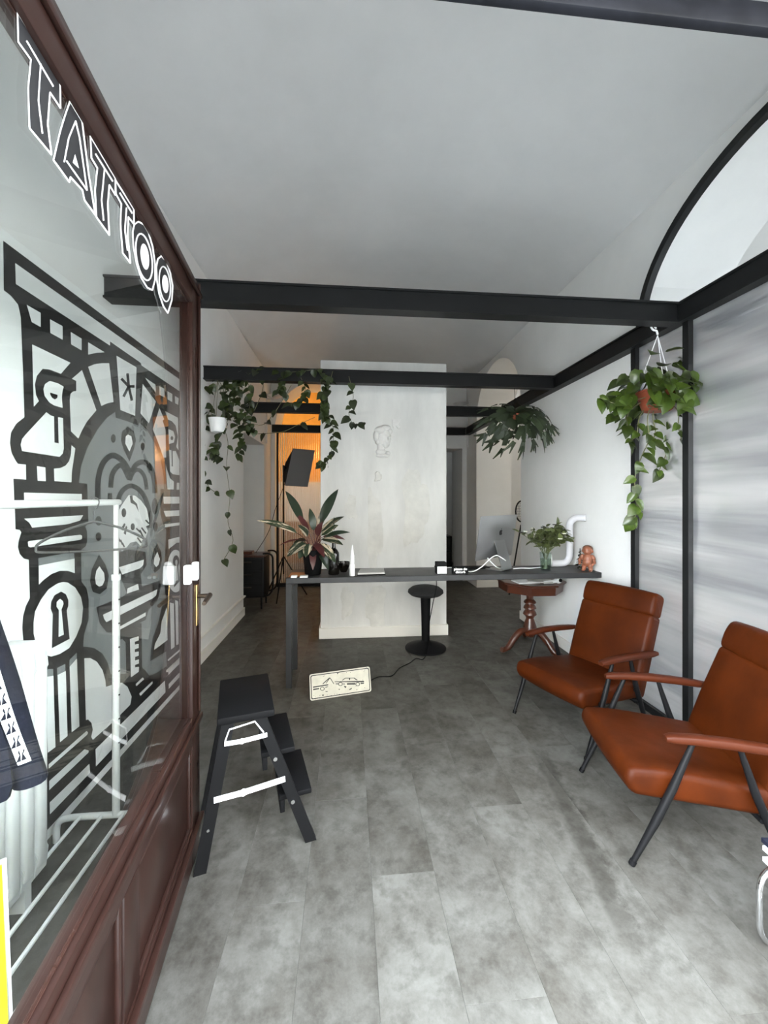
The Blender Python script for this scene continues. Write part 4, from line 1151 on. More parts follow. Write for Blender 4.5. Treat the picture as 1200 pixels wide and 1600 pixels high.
build('display_housing', mb, 'alu', cmp_)
mb = MB().box(-SWD / 2 + 0.004, SWD / 2 - 0.004, 0.06, SHT - 0.004, -0.0055, -0.0042); mb.v = [tuple(sp(*p)) for p in mb.v]
build('screen', mb, 'blackplastic', cmp_)
def bulge(a, b_): 
    fx, fy = a / (SWD / 2), b_ / (SHT / 2) - 1
    return 0.004 + 0.03 * (1 - fx * fx) * (1 - fy ** 4) + 0.0012
apple = [(0.0, 0.62), (0.28, 0.72), (0.60, 0.62), (0.80, 0.40), (0.60, 0.20), (0.55, -0.10), (0.70, -0.38), (0.88, -0.48), (0.70, -0.85), (0.42, -1.08), (0.20, -1.02), (0.0, -0.96), (-0.22, -1.02), (-0.45, -1.08), (-0.72, -0.80), (-0.90, -0.35), (-0.92, 0.05), (-0.78, 0.42), (-0.45, 0.68), (-0.20, 0.66)]
leafp = [(0.02, 0.80), (0.06, 1.12), (0.36, 1.38), (0.36, 1.10), (0.22, 0.86)]
ks = 0.026; ca, cb = 0.0, SHT * 0.63
mb = MB()
for pl in (apple, leafp):
    # mirrored because seen from the back side
    sgn_ = 1 if wx.cross(upv).dot(nT) > 0 else -1
    mb.add([sp(ca + sgn_ * p[0] * ks, cb + p[1] * ks, bulge(ca + p[0] * ks, cb + p[1] * ks) + 0.0006) for p in pl], [tuple(range(len(pl)))])
tag(build('logo', mb, 'mural_black', cmp_, smooth=0), 'black apple-shaped logo')
# stand
a_top = sp(0, 0.17, 0.03)
foot0 = ic + nB * 0.06; foot1 = ic - nB * 0.11
hwid = 0.075
mb = MB(); path = [a_top, foot0 + Vector((0, 0, 0.012)), foot0 + Vector((0, 0, 0.004)) - nB * 0.01, foot1 + Vector((0, 0, 0.003))]
for i in range(len(path) - 1): mb.beam(path[i], path[i + 1], 0.006, 2 * hwid, up=wx)
stand = build('stand', mb, 'alu', cmp_)
hole = a_top.lerp(foot0, 0.62); nrm = (foot0 - a_top).cross(wx).normalized()
if nrm.dot(nB) < 0: nrm = -nrm
build('cable_hole', MB().tube([hole + nrm * 0.0032, hole + nrm * 0.0042], 0.021, 20), 'mural_black', stand)
# keyboard
kb = D(752, 888.5)
r = thing('keyboard', (kb.x, DY1 - 0.08, DZ), 'thin dark keyboard lying behind the small black sign', 'keyboard')
build('case', MB().rbox(kb.x - 0.24, kb.x + 0.08, DY1 - 0.13, DY1 - 0.02, DZ, DZ + 0.010, 0.003, 1), 'blackplastic', r)
for rr_ in range(3):
    for cc_ in range(9):
        x = kb.x - 0.23 + cc_ * 0.034; y = DY1 - 0.12 + rr_ * 0.032
        build('key', MB().box(x, x + 0.029, y, y + 0.026, DZ + 0.010, DZ + 0.0125), 'blackmetal', r, smooth=0)
# white cables
def cable(name, pts, rad, m, label, cat='cable', n=6):
    return tag(build(name, MB().tube(smoothpath(pts, n), rad, 8), m), label, cat)
cable('white_cable', [D(697, 893) + Vector((0, 0, .03)), D(706, 890.5) + Vector((0, 0, .02)), D(735, 894) + Vector((0, 0, .004)), ond(752, 886, 3.33), ond(766, 873, 3.36), ond(776, 868, 3.38), ond(786, 873, 3.36), ond(790, 876, 3.40)], 0.0045, 'whitep', 'white cable looping from the black box up to the computer')
cable('white_cable', [ond(762, 872, 3.40), ond(768, 879, 3.36), ond(776, 886, 3.36), D(784, 889.6) + Vector((0, 0, .006))], 0.0045, 'whitep', 'short white cable crossing behind the computer stand')
cable('white_cable', [D(802, 889.5) + Vector((0, 0, .005)), D(815, 888.5) + Vector((0, 0, .005)), D(830, 888.6) + Vector((0, 0, .005)), D(847, 887) + Vector((0, 0, .005))], 0.004, 'whitep', 'white cable lying on the desk towards the flower vase')
# vase with flowers
vc = D(852.5, 891)
vz = thing('flower_vase', vc, 'clear glass vase with a bouquet of green sprigs and white blossoms', 'vase')
build('glass', MB().lathe([(0.0, 0.012), (0.034, 0.012), (0.040, 0.02), (0.047, 0.155), (0.0495, 0.156), (0.042, 0.0), (0.0, 0.0)], vc, 24), 'vase', vz)
M['water'] = thin_glass('vase_water', (0.75, 0.82, 0.72))
build('water', MB().lathe([(0.0, 0.0125), (0.0335, 0.0125), (0.0435, 0.10), (0.0, 0.10)], vc, 20), 'water', vz)
bl = blade(0.068, 0.040, 0.15, 'bouquet_leaf', 4); bl.materials.append(M['bouquet'])
stm = MB(); rnd = random.Random(4)
for k in range(40):
    th = rnd.uniform(0, 2 * PI); rr_ = rnd.uniform(0.15, 1) ** 0.6
    tip = vc + Vector((0.245 * rr_ * math.cos(th), 0.16 * rr_ * math.sin(th), 0.40 - 0.13 * rr_ ** 2 + rnd.uniform(-0.05, 0.03)))
    b0 = vc + Vector((-0.02 * math.cos(th), -0.02 * math.sin(th), 0.02)); mid = vc + Vector((0.03 * math.cos(th), 0.03 * math.sin(th), 0.16))
    pth = smoothpath([b0, mid, mid.lerp(tip, 0.5) + Vector((0, 0, 0.02)), tip], 4)
    stm.tube(pth, 0.0018, 5)
    for q in range(6, len(pth), 1):
        for s2 in range(1):
            d = Vector((rnd.uniform(-1, 1), rnd.uniform(-1, 1), rnd.uniform(-0.3, 0.8)))
            place(bl, 'leaf', vz, pth[q], d, (rnd.uniform(-.6, .6), rnd.uniform(-.8, .2), 1), rnd.uniform(0.6, 1.25))
    if k % 2 == 0:
        mb = MB(); tip = tip + Vector((0, 0, 0.006))
        for c in range(5):
            a2 = c * 2 * PI / 5
            mb.ell(tip + Vector((0.010 * math.cos(a2), 0.010 * math.sin(a2), 0.004)), (0.010, 0.010, 0.005), 8, 5)
        build('blossom', mb, 'petal' if k % 6 else 'darkberry', vz)
build('stems', stm, 'bouquet', vz)
# white S-shaped tube lamp
TZ = DZ + 0.031
tb = thing('tube_lamp', (2.0, 3.47, DZ), 'thick white S-shaped tube standing on the desk against the right wall', 'lamp')
ztop = onx(915, 809, XR).z
pts = [(1.83, 3.46, TZ + 0.10), (1.83, 3.46, TZ + 0.05)]
def arcp(c, e1, e2, r, a0, a1, n=7): return [tuple(Vector(c) + Vector(e1) * r * math.cos(a0 + (a1 - a0) * i / n) + Vector(e2) * r * math.sin(a0 + (a1 - a0) * i / n)) for i in range(n + 1)]
Xv, Yv = 2.015, 3.46
R_ = 0.075
pts = [(1.835, Yv, TZ), (1.87, Yv, TZ), (1.91, Yv, TZ)] + arcp((Xv - R_, Yv, TZ + R_), (1, 0, 0), (0, 0, 1), R_, -PI / 2, 0)
e = Vector((XR - Xv, -0.09, 0)).normalized()
pts += arcp(Vector((Xv, Yv, ztop - R_)) + e * R_, -e, (0, 0, 1), R_, 0, PI / 2)
pts += [tuple(Vector((Xv, Yv, ztop)) + e * (R_ + 0.025)), tuple(Vector((Xv, Yv, ztop)) + e * (R_ + 0.06))]
build('tube', MB().tube(pts, 0.030, 18), 'tube', tb)
build('end_cap', MB().tube([(1.835, Yv, TZ - 0.0), (1.835, Yv, TZ + 0.085)], [0.016, 0.014], 14), 'whitep', tb)
# tinsel tree
tc_ = Vector((2.055, 3.36, DZ))
tt = thing('tinsel_tree', tc_, 'small dark glittering table tree beside the doll', 'ornament')
mb = MB(); sp_ = MB(); rnd = random.Random(2)
for k in range(70):
    f = rnd.random(); th = rnd.uniform(0, 6.28); rr_ = 0.045 * (1 - f * 0.85)
    p = tc_ + Vector((0, 0, 0.03 + 0.14 * f)); q = p + Vector((rr_ * math.cos(th), rr_ * math.sin(th), -0.012))
    mb.tube([p, q], 0.0025, 4)
    if k % 4 == 0: sp_.ell(q, (0.005, 0.005, 0.005), 8, 6)
mb.tube([tc_, tc_ + Vector((0, 0, 0.18))], 0.004, 6); mb.lathe([(0.022, 0), (0.022, 0.012), (0.006, 0.02)], tc_, 14)
build('branches', mb, 'tinsel', tt); build('beads', sp_, 'sparkle', tt)
# baby doll
dc = Vector((2.045, 3.235, DZ))
dl = thing('baby_doll', dc, 'naked vinyl baby doll standing at the right end of the desk', 'doll')
Rz = Matrix.Rotation(math.radians(-48), 3, 'Z')
mb = MB()
def de(c, r, rx=0.0, ry=0.0):
    mb.ell(c, r, 16, 11, Matrix.Rotation(rx, 3, 'X') @ Matrix.Rotation(ry, 3, 'Y'))
de((0, 0, .105), (.040, .034, .046)); de((0, -.004, .075), (.041, .037, .034)); de((0, 0, .148), (.018, .018, .02))
de((0, -.002, .178), (.041, .040, .041)); de((0, -.026, .166), (.024, .018, .019)); de((0, -.042, .174), (.006, .007, .006))
for s2 in (-1, 1):
    de((s2 * .041, 0, .172), (.007, .010, .012))
    de((s2 * .047, -.004, .118), (.016, .017, .030), 0, -s2 * 0.42); de((s2 * .057, -.016, .086), (.0135, .014, .027), 0.5, 0); de((s2 * .052, -.034, .066), (.012, .015, .011))
    de((s2 * .024, -.004, .048), (.022, .023, .030)); de((s2 * .027, -.006, .022), (.017, .018, .022)); de((s2 * .029, -.016, .009), (.014, .025, .009))
    for f_ in range(3): de((s2 * .052 + (f_ - 1) * .006, -.046, .060), (.0032, .008, .0032))
mb.xf(Rz.to_4x4())
so = build('doll_body', mb, 'skin', dl, world=False)
rm = so.modifiers.new('merge', 'REMESH'); rm.mode = 'VOXEL'; rm.voxel_size = 0.0028; rm.use_smooth_shade = True
so.modifiers.new('soften', 'SMOOTH').iterations = 4
rot = Rz.to_4x4()
mb = MB().ell((0, 0.008, .191), (.0425, .037, .032), 16, 10); mb.xf(rot); mb.v = [tuple(Vector(p) + dc) for p in mb.v]
build('hair', mb, 'dollhair', dl)
mb = MB()
for s2 in (-1, 1): mb.ell((s2 * 0.015, -0.0385, .182), (.0045, .003, .0045), 8, 6)
mb.ell((0, -0.043, .161), (.007, .003, .002), 8, 6)
mb.xf(rot); mb.v = [tuple(Vector(p) + dc) for p in mb.v]
build('face_features', mb, 'dollhair', dl)

# ================================================================ STOOL
sc = onz(665, 1013, 0)
sl = thing('swivel_stool', sc, 'round black stool on a trumpet base under the desk', 'stool')
build('base', MB().lathe([(0.0, 0.0), (0.195, 0.0), (0.203, 0.006), (0.200, 0.014), (0.15, 0.035), (0.09, 0.058), (0.05, 0.072), (0.038, 0.085), (0.0, 0.085)], sc, 36), 'blackplastic', sl)
build('column', MB().lathe([(0.040, 0.083), (0.043, 0.30), (0.050, 0.50), (0.056, 0.545)], sc, 24), 'blackplastic', sl)
build('seat', MB().lathe([(0.0, 0.515), (0.09, 0.517), (0.15, 0.535), (0.176, 0.558), (0.172, 0.580), (0.14, 0.605), (0.08, 0.620), (0.0, 0.625)], sc, 36), 'blackfabric', sl)
build('foot_ring', MB().lathe([(0.196, 0.0045), (0.2045, 0.0045), (0.2045, 0.0085), (0.196, 0.0085)], sc, 36), 'blackmetal', sl)

# ================================================================ TOW SIGN
sA, sB = onz(484, 1096, 0), onz(581, 1081, 0)
ex = (sB - sA).normalized(); back_ = Vector((-ex.y, ex.x, 0))
lean = math.radians(16)
ey = back_ * math.sin(lean) + Vector((0, 0, math.cos(lean)))
nf = ex.cross(ey).normalized()
if nf.y > 0: nf = -nf
SWd = (sB - sA).length
SHd = 0.186
so_ = (sA + sB) / 2
tw = thing('road_sign', (so_.x, so_.y, 0), 'worn white tow-away road sign leaning on the floor beside the desk leg', 'sign')
def sq(a, b_, d=0.0): return sA + ex * a * SWd + ey * b_ * SHd + nf * (d - 0.0235) + back_ * 0.0
def rrect(w, h, r, n=5):
    o = []
    for cx_, cy_, a0 in ((w - r, h - r, 0), (r, h - r, PI / 2), (r, r, PI), (w - r, r, 1.5 * PI)):
        for k in range(n + 1):
            t = a0 + PI / 2 * k / n; o.append((cx_ + r * math.cos(t), cy_ + r * math.sin(t)))
    return o
def rr3(inset, r): return [((p[0] + inset) / SWd, (p[1] + inset) / SHd) for p in rrect(SWd - 2 * inset, SHd - 2 * inset, r)]
build('box', MB().prism(rr3(0, 0.016), lambda a, b_, d: tuple(sq(a, b_, d)), 0.0, 0.021), 'blackmetal', tw)
face = build('enamel_face', MB().prism(rr3(0.003, 0.015), lambda a, b_, d: tuple(sq(a, b_, d)), 0.021, 0.0235), 'sign', tw)
build('rear_prop', MB().beam(sq(0.5, 0.75, 0.0), Vector((sq(0.5, 0, 0).x, sq(0.5, 0, 0).y, 0.006)) + back_ * 0.12, 0.02, 0.008), 'blackmetal', tw)
def sz(p):
    u, v = 470 + p[0] / 9.23, 1030 + p[1] / 9.23
    r_ = ray(u, v); o_ = Vector((0, 0, HC)); t = (sA - o_).dot(nf) / r_.dot(nf); q = o_ + r_ * t - sA
    return (q.dot(ex) / SWd, q.dot(ey) / SHd)
draw = []
b1 = rr3(0.011, 0.012); draw += [('s', b1)]
polys = []
def sp3(p): return sz(p)
for q in ([(175, 395), (395, 360), (395, 376), (175, 412)], [(178, 428), (265, 415), (265, 432), (178, 448)], [(350, 402), (393, 390), (393, 398), (355, 412)], [(310, 355), (412, 262), (420, 275), (370, 348), (358, 350), (395, 295), (322, 360)], [(415, 268), (425, 265), (482, 355), (474, 360)],
          [(488, 320), (912, 312), (912, 332), (488, 330)], [(500, 350), (540, 350), (545, 362), (505, 362)], [(605, 352), (635, 352), (640, 364), (612, 364)], [(665, 345), (785, 343), (785, 366), (665, 368)], [(860, 340), (912, 338), (910, 354), (865, 358)],
          [(590, 305), (640, 268), (770, 266), (825, 302), (800, 302), (762, 274), (712, 275), (710, 300), (695, 300), (695, 276), (645, 277), (605, 305)],
          [(618, 380), (662, 395), (640, 418)], [(695, 435), (735, 412), (738, 425), (705, 445)], [(545, 430), (565, 428), (560, 442), (548, 442)], [(350, 460), (388, 460), (385, 470), (360, 470)], [(305, 512), (335, 510), (330, 528), (308, 528)], [(520, 200), (545, 195), (530, 220)], [(800, 435), (815, 430), (812, 450)]):
    polys.append([sz(p) for p in q])
def ringp(c, r0, r1, n=18):
    o = []
    for i in range(n):
        t0, t1 = 2 * PI * i / n, 2 * PI * (i + 1) / n
        o.append([(c[0] + r1 * math.cos(t0), c[1] + r1 * 0.85 * math.sin(t0)), (c[0] + r1 * math.cos(t1), c[1] + r1 * 0.85 * math.sin(t1)), (c[0] + r0 * math.cos(t1), c[1] + r0 * 0.85 * math.sin(t1)), (c[0] + r0 * math.cos(t0), c[1] + r0 * 0.85 * math.sin(t0))])
    return o
for c in ((310, 426), (572, 358), (820, 360)):
    for q in ringp(c, 23, 33): polys.append([sz(p) for p in q])
# border line as strips
nb_ = len(b1); bin_ = rr3(0.017, 0.010)
for i in range(nb_):
    j = (i + 1) % nb_; polys.append([b1[i], b1[j], bin_[j], bin_[i]])
rnd = random.Random(9)
for k in range(26):
    a_, b_ = rnd.uniform(.04, .96), rnd.choice([rnd.uniform(.03, .2), rnd.uniform(.8, .97), rnd.uniform(.1, .9)])
    polys.append([(a_ + 0.007 * math.cos(t) * rnd.uniform(.4, 1.2), b_ + 0.016 * math.sin(t) * rnd.uniform(.4, 1.2)) for t in [i * 2 * PI / 6 for i in range(6)]])
build('pictogram', flat(polys, lambda a, b_: tuple(sq(a, b_, 0.0238))), 'mural_black', face, smooth=0, recalc=False)
# black cable
cable('black_cable', [sq(0.9, 0.3, -0.004), onz(590, 1058, .005), onz(612, 1056, .005), onz(624, 1044, .005), onz(640, 1036, .005), onz(650, 1029, .005), onz(661, 1036 - 6, .006), (sc.x - 0.02, sc.y - 0.19, 0.045), (sc.x + 0.025, sc.y - 0.062, 0.12), ond(669, 985, 3.70), ond(676, 945, 3.62), ond(682, 915, 3.55), (ond(686, 898, 3.45).x, DY1 + 0.012, DZ - 0.02), (ond(686, 898, 3.45).x, DY1 + 0.008, DZ + 0.01)], 0.004, 'blackplastic', 'black cable from the road sign past the stool up to the desk')

# ================================================================ PEDESTAL TABLE
tcx, tcy, tzz = 1.80, 3.80, 0.685
pt = thing('pedestal_table', (tcx, tcy, 0), 'red-brown octagonal wooden pedestal table behind the desk', 'table')
def octa(r, z0, z1, rot=PI / 8, n=8): return MB().lathe([(r, z0), (r, z1)], (tcx, tcy, 0), n)
mb = MB(); n = 8
def oct_l(prof):
    vs = []; fs = []
    for (r, z) in prof:
        for j in range(8):
            t = 2 * PI * j / 8 + PI / 8; vs.append((tcx + r * math.cos(t), tcy + r * math.sin(t), z))
    for i in range(len(prof) - 1):
        for j in range(8): fs.append((i * 8 + j, i * 8 + (j + 1) % 8, (i + 1) * 8 + (j + 1) % 8, (i + 1) * 8 + j))
    fs.append(tuple(range(7, -1, -1))); fs.append(tuple((len(prof) - 1) * 8 + j for j in range(8)))
    return MB().add(vs, fs)
build('tabletop', oct_l([(0.325, tzz - 0.022), (0.335, tzz - 0.016), (0.335, tzz - 0.006), (0.328, tzz)]), 'tablewood', pt, smooth=20)
build('apron', oct_l([(0.30, tzz - 0.10), (0.305, tzz - 0.022)]), 'tablewood', pt, smooth=20)
build('turned_column', MB().lathe([(0.05, 0.585), (0.075, 0.575), (0.05, 0.56), (0.036, 0.53), (0.032, 0.49), (0.055, 0.47), (0.06, 0.455), (0.04, 0.44), (0.055, 0.42), (0.062, 0.40), (0.042, 0.385), (0.06, 0.36), (0.066, 0.34), (0.045, 0.32), (0.036, 0.30), (0.05, 0.26), (0.066, 0.21), (0.068, 0.17), (0.05, 0.13), (0.03, 0.115)], (tcx, tcy, 0), 24), 'tablewood', pt)
for th in (math.radians(195), math.radians(300), math.radians(75)):
    d = Vector((math.cos(th), math.sin(th), 0)); c = Vector((tcx, tcy, 0))
    mb = MB().tube(smoothpath([c + d * .03 + Vector((0, 0, .17)), c + d * .10 + Vector((0, 0, .185)), c + d * .18 + Vector((0, 0, .13)), c + d * .25 + Vector((0, 0, .05)), c + d * .31 + Vector((0, 0, .026)), c + d * .335 + Vector((0, 0, .03))], 5), [.03] * 6 + [.033] * 6 + [.03] * 5 + [.025] * 9, 10)
    build('foot', mb, 'tablewood', pt)
for k, (dx, dy, rz, z) in enumerate(((-0.10, -0.12, 0.1, 0.0), (0.02, -0.16, -0.35, 0.012))):
    o = MB().rbox(-0.11, 0.11, -0.075, 0.075, 0, 0.011, 0.001, 1)
    o.xf(Matrix.Translation((tcx + dx, tcy + dy, tzz + z)) @ Matrix.Rotation(rz, 4, 'Z'))
    tag(build('magazine', o, 'greypaper' if k else 'paper'), ('grey magazine lying across another one on the pedestal table' if k else 'pale magazine lying flat on the pedestal table'), 'magazine')
gun = thing('handheld_scanner', (tcx + 0.15, tcy - 0.22, tzz), 'white handheld device with dark round end on the pedestal table', 'device')
gx, gy = tcx + 0.16, tcy - 0.22
build('grip', MB().tube([(gx - 0.13, gy - 0.01, tzz + 0.016), (gx - 0.03, gy, tzz + 0.022), (gx, gy, tzz + 0.03)], [0.014, 0.017, 0.02], 12), 'whitep', gun)
build('head', MB().ell((gx + 0.015, gy, tzz + 0.034), (0.035, 0.03, 0.032)), 'whitep', gun)
build('lens', MB().tube([(gx + 0.02, gy - 0.024, tzz + 0.036), (gx + 0.022, gy - 0.0315, tzz + 0.036)], 0.017, 14), 'blackplastic', gun)

# ================================================================ ARMCHAIRS
def padded(prof, w, r, nr=5):
    """prof: closed (x,z) polygon ccw, extruded along y with rounded sides"""
    n = len(prof)
    nrm = []
    area = sum(prof[i][0] * prof[(i + 1) % n][1] - prof[(i + 1) % n][0] * prof[i][1] for i in range(n))
    sg = 1 if area > 0 else -1
    for i in range(n):
        a, b_ = prof[i - 1], prof[(i + 1) % n]; dx, dz = b_[0] - a[0], b_[1] - a[1]; l = math.hypot(dx, dz) or 1
        nrm.append((-dz / l * sg, dx / l * sg))     # inward
    sl = []
    for k in range(nr + 1):
        t = PI / 2 * k / nr
        sl.append((-w / 2 + r * (1 - math.sin(t)), r * (1 - math.cos(t)) if False else r * (1 - math.sin(t)) * 0))
    ys = []
    for k in range(nr, -1, -1):
        t = PI / 2 * k / nr; ys.append((-(w / 2 - r) - r * math.sin(t), r * (1 - math.cos(t))))
    mid = [(-(w / 2 - r) + (w - 2 * r) * k / 6, 0) for k in range(1, 6)]
    ys = ys + mid + [(-a, o) for a, o in reversed(ys)]
    vs = []; fs = []
    for (y, off) in ys:
        puff = 0.010 * (1 - (2 * y / w) ** 2)
        for i in range(n):
            vs.append((prof[i][0] + nrm[i][0] * (off - puff), y, prof[i][1] + nrm[i][1] * (off - puff)))
    for j in range(len(ys) - 1):
        for i in range(n):
            i2 = (i + 1) % n; fs.append((j * n + i, j * n + i2, (j + 1) * n + i2, (j + 1) * n + i))
    fs.append(tuple(range(n))); fs.append(tuple((len(ys) - 1) * n + i for i in range(n)))
    return MB().add(vs, fs)
def roundpoly(pts, r=0.02, n=4):
    out = []; m = len(pts)
    for i in range(m):
        p = Vector((pts[i][0], pts[i][1], 0)); a = Vector((pts[i - 1][0], pts[i - 1][1], 0)); b_ = Vector((pts[(i + 1) % m][0], pts[(i + 1) % m][1], 0))
        rr_ = min(pts[i][2] if len(pts[i]) > 2 else r, 0.45 * (a - p).length, 0.45 * (b_ - p).length)
        p0 = p + (a - p).normalized() * rr_; p1 = p + (b_ - p).normalized() * rr_
        for k in range(n + 1):
            t = k / n; q = p0.lerp(p, t).lerp(p.lerp(p1, t), t); out.append((q.x, q.y))
    return out
def armchair(loc, rz, label):
    r = thing('armchair', loc, label, 'armchair', 'pair of cognac leather armchairs', rz)
    B = lambda nm, mb, m, par=None: build(nm, mb, m, par or r, 50, world=False)
    seat = roundpoly([(-0.24, 0.215, .044), (0.06, 0.243, .05), (0.335, 0.266, .048), (0.366, 0.325, .03), (0.345, 0.376, .045), (0.20, 0.375, .05), (-0.05, 0.345, .05), (-0.24, 0.320, .044)])
    B('seat_cushion', padded(seat, 0.52, 0.030), 'leather')
    b0, b1_ = Vector((-0.185, 0.22)), Vector((-0.43, 0.862)); ax_ = (b1_ - b0).normalized(); nx_ = Vector((ax_.y, -ax_.x))
    def bp(t, d): q = b0 + (b1_ - b0) * t + nx_ * d; return (q.x, q.y)
    back = roundpoly([bp(0, -0.055) + (.04,), bp(0, 0.05) + (.04,), bp(0.4, 0.058) + (.1,), bp(0.772, 0.052) + (.026,), bp(0.772, -0.055) + (.026,)], 0.02)
    B('backrest', padded(back, 0.52, 0.024), 'leather')
    head = roundpoly([bp(0.760, -0.055) + (.026,), bp(0.760, 0.052) + (.026,), bp(0.88, 0.062) + (.05,), bp(0.985, 0.048) + (.04,), bp(0.985, -0.055) + (.04,)], 0.02)
    B('headrest', padded(head, 0.52, 0.024), 'leather')
    for s in (1, -1):
        y = s * 0.285
        # wooden arm, slightly curved outwards, flattened
        secs = []
        for (x, z, w, h, oy) in ((0.225, 0.528, 0.030, 0.020, -0.006), (0.20, 0.531, 0.046, 0.030, -0.004), (0.12, 0.533, 0.050, 0.034, 0.0), (0.0, 0.529, 0.050, 0.036, 0.006), (-0.12, 0.520, 0.050, 0.036, 0.010), (-0.24, 0.508, 0.046, 0.034, 0.010), (-0.30, 0.503, 0.036, 0.024, 0.008)):
            secs.append([(x, y + s * oy + w / 2 * math.copysign(abs(math.cos(t)) ** 0.6, math.cos(t)), z + h / 2 * math.copysign(abs(math.sin(t)) ** 0.6, math.sin(t))) for t in [2 * PI * i / 12 for i in range(12)]])
        vs = [p for q in secs for p in q]; fs = []
        for i in range(len(secs) - 1):
            for j in range(12): fs.append((i * 12 + j, i * 12 + (j + 1) % 12, (i + 1) * 12 + (j + 1) % 12, (i + 1) * 12 + j))
        fs += [tuple(range(12)), tuple((len(secs) - 1) * 12 + j for j in range(12))]
        B('armrest', MB().add(vs, fs), 'armwood')
        fl_ = B('front_leg', MB().tube([(0.125, y, 0.518), (0.20, y, 0.33), (0.26, y * 0.985, 0.19), (0.345, y * 0.97, 0.012)], [0.010, 0.0155, 0.0155, 0.0095], 12), 'blackmetal')
        B('foot_tip', MB().tube([(0.342, y * 0.97, 0.018), (0.350, y * 0.97, 0.0)], 0.0125, 12), 'blackplastic', fl_)
        rl_ = B('rear_leg', MB().tube([(-0.045, y, 0.512), (-0.10, y, 0.34), (-0.16, y, 0.19), (-0.235, y, 0.012)], [0.010, 0.0155, 0.0155, 0.0095], 12), 'blackmetal')
        B('foot_tip', MB().tube([(-0.232, y, 0.018), (-0.240, y, 0.0)], 0.0125, 12), 'blackplastic', rl_)
        B('seat_bracket', MB().tube([(0.21, y, 0.30), (0.21, y - s * 0.05, 0.262)], 0.008, 8).tube([(-0.105, y, 0.32), (-0.15, y - s * 0.05, 0.26)], 0.008, 8), 'blackmetal')
    B('cross_bar', MB().tube([(0.21, -0.26, 0.252), (0.21, 0.26, 0.252)], 0.010, 10), 'blackmetal')
    B('cross_bar', MB().tube([(-0.13, -0.28, 0.225), (-0.13, 0.28, 0.225)], 0.010, 10), 'blackmetal')
    return r
ac1 = armchair((1.575, 2.535, 0), math.atan2(-0.365, -0.93), 'cognac leather armchair nearest the desk, farther from the camera')
dup(ac1, (1.553, 1.72, 0), math.atan2(0.209, -0.978), 'cognac leather armchair at the right edge of the photo, nearer the camera')

# ================================================================ MAGAZINE STAND
ms = thing('magazine_stand', (1.56, 1.13, 0), 'chrome tube magazine stand cut off by the right edge', 'side table')
for y in (1.20, 0.98):
    pts = []
    x0_, x1_, z0, z1, r_ = 1.36, 1.74, 0.0, 0.275, 0.07
    loop = [(x0_ + p[0], y, z0 + 0.009 + p[1]) for p in rrect(x1_ - x0_, z1 - 0.018, r_, 5)]
    build('tube_loop', MB().tube(loop, 0.009, 10, closed=True), 'chrome', ms)
build('shelf', MB().rbox(1.385, 1.715, 0.97, 1.21, 0.275, 0.287, 0.003, 1), 'blackmetal', ms)
for y in (1.19, 0.99):
    build('upright', MB().tube([(1.70, y, 0.28), (1.70, y, 0.545)], 0.008, 10), 'chrome', ms)
build('upper_shelf', MB().rbox(1.50, 1.73, 0.97, 1.21, 0.54, 0.552, 0.003, 1), 'chrome', ms)
for k in range(5):
    rz = random.uniform(-0.16, 0.16); z = 0.2872 + k * 0.0155
    o = MB().rbox(-0.14, 0.14, -0.10, 0.10, 0, 0.015, 0.001, 1); o.xf(Matrix.Translation((1.505 + random.uniform(-.008, .008), 1.09, z)) @ Matrix.Rotation(rz, 4, 'Z'))
    lab = ['lowest magazine of the pile', 'second magazine from the bottom of the pile', 'middle magazine of the pile', 'second magazine from the top of the pile', 'dark covered top magazine of the pile'][k]
    tag(build('magazine', o, 'paper' if k < 4 else 'navy', smooth=0), lab + ' on the chrome stand by the armchair', 'magazine', 'magazines on the chrome stand')
o = MB().rbox(-0.12, 0.12, -0.10, 0.10, 0, 0.02, 0.002, 1); o.xf(Matrix.Translation((1.595, 1.09, 0.5525)) @ Matrix.Rotation(0.2, 4, 'Z'))
tag(build('magazine', o, 'paper'), 'white magazine on the upper tier of the chrome stand', 'magazine')

# ================================================================ HANGING PLANTS
def heart(name, L_, Wd, m, fold=0.25, droop=0.35):
    prof = [(0.0, 0.10), (0.05, 0.55), (0.22, 0.95), (0.42, 1.0), (0.62, 0.80), (0.82, 0.42), (1.0, 0.02)]
    vs = []; fs = []
    for (f, w) in prof:
        hw_ = w * Wd / 2; z = -droop * L_ * f * f
        yb = f * L_ - (0.06 * L_ if 0.02 < f < 0.1 else 0)
        vs += [(-hw_, yb, z + fold * hw_), (-hw_ * .5, f * L_, z + fold * hw_ * .42), (0, f * L_, z), (hw_ * .5, f * L_, z + fold * hw_ * .42), (hw_, yb, z + fold * hw_)]
    for i in range(len(prof) - 1):
        for j in range(4): a = i * 5 + j; fs.append((a, a + 1, a + 6, a + 5))
    me = bpy.data.meshes.new(name); me.from_pydata(vs, [], fs); me.shade_smooth(); me.materials.append(M[m]); return me
def leafat(me, par, p, rnd, sc_, bias=None, down=0.7):
    d = Vector((rnd.uniform(-1, 1), rnd.uniform(-1, 0.6), -down + rnd.uniform(-.5, .5)))
    if bias is not None: d += bias
    up = Vector((rnd.uniform(-.4, .4), -0.9 + rnd.uniform(-.4, .4), 0.7))
    return place(me, 'leaf', par, p, d, up, sc_)
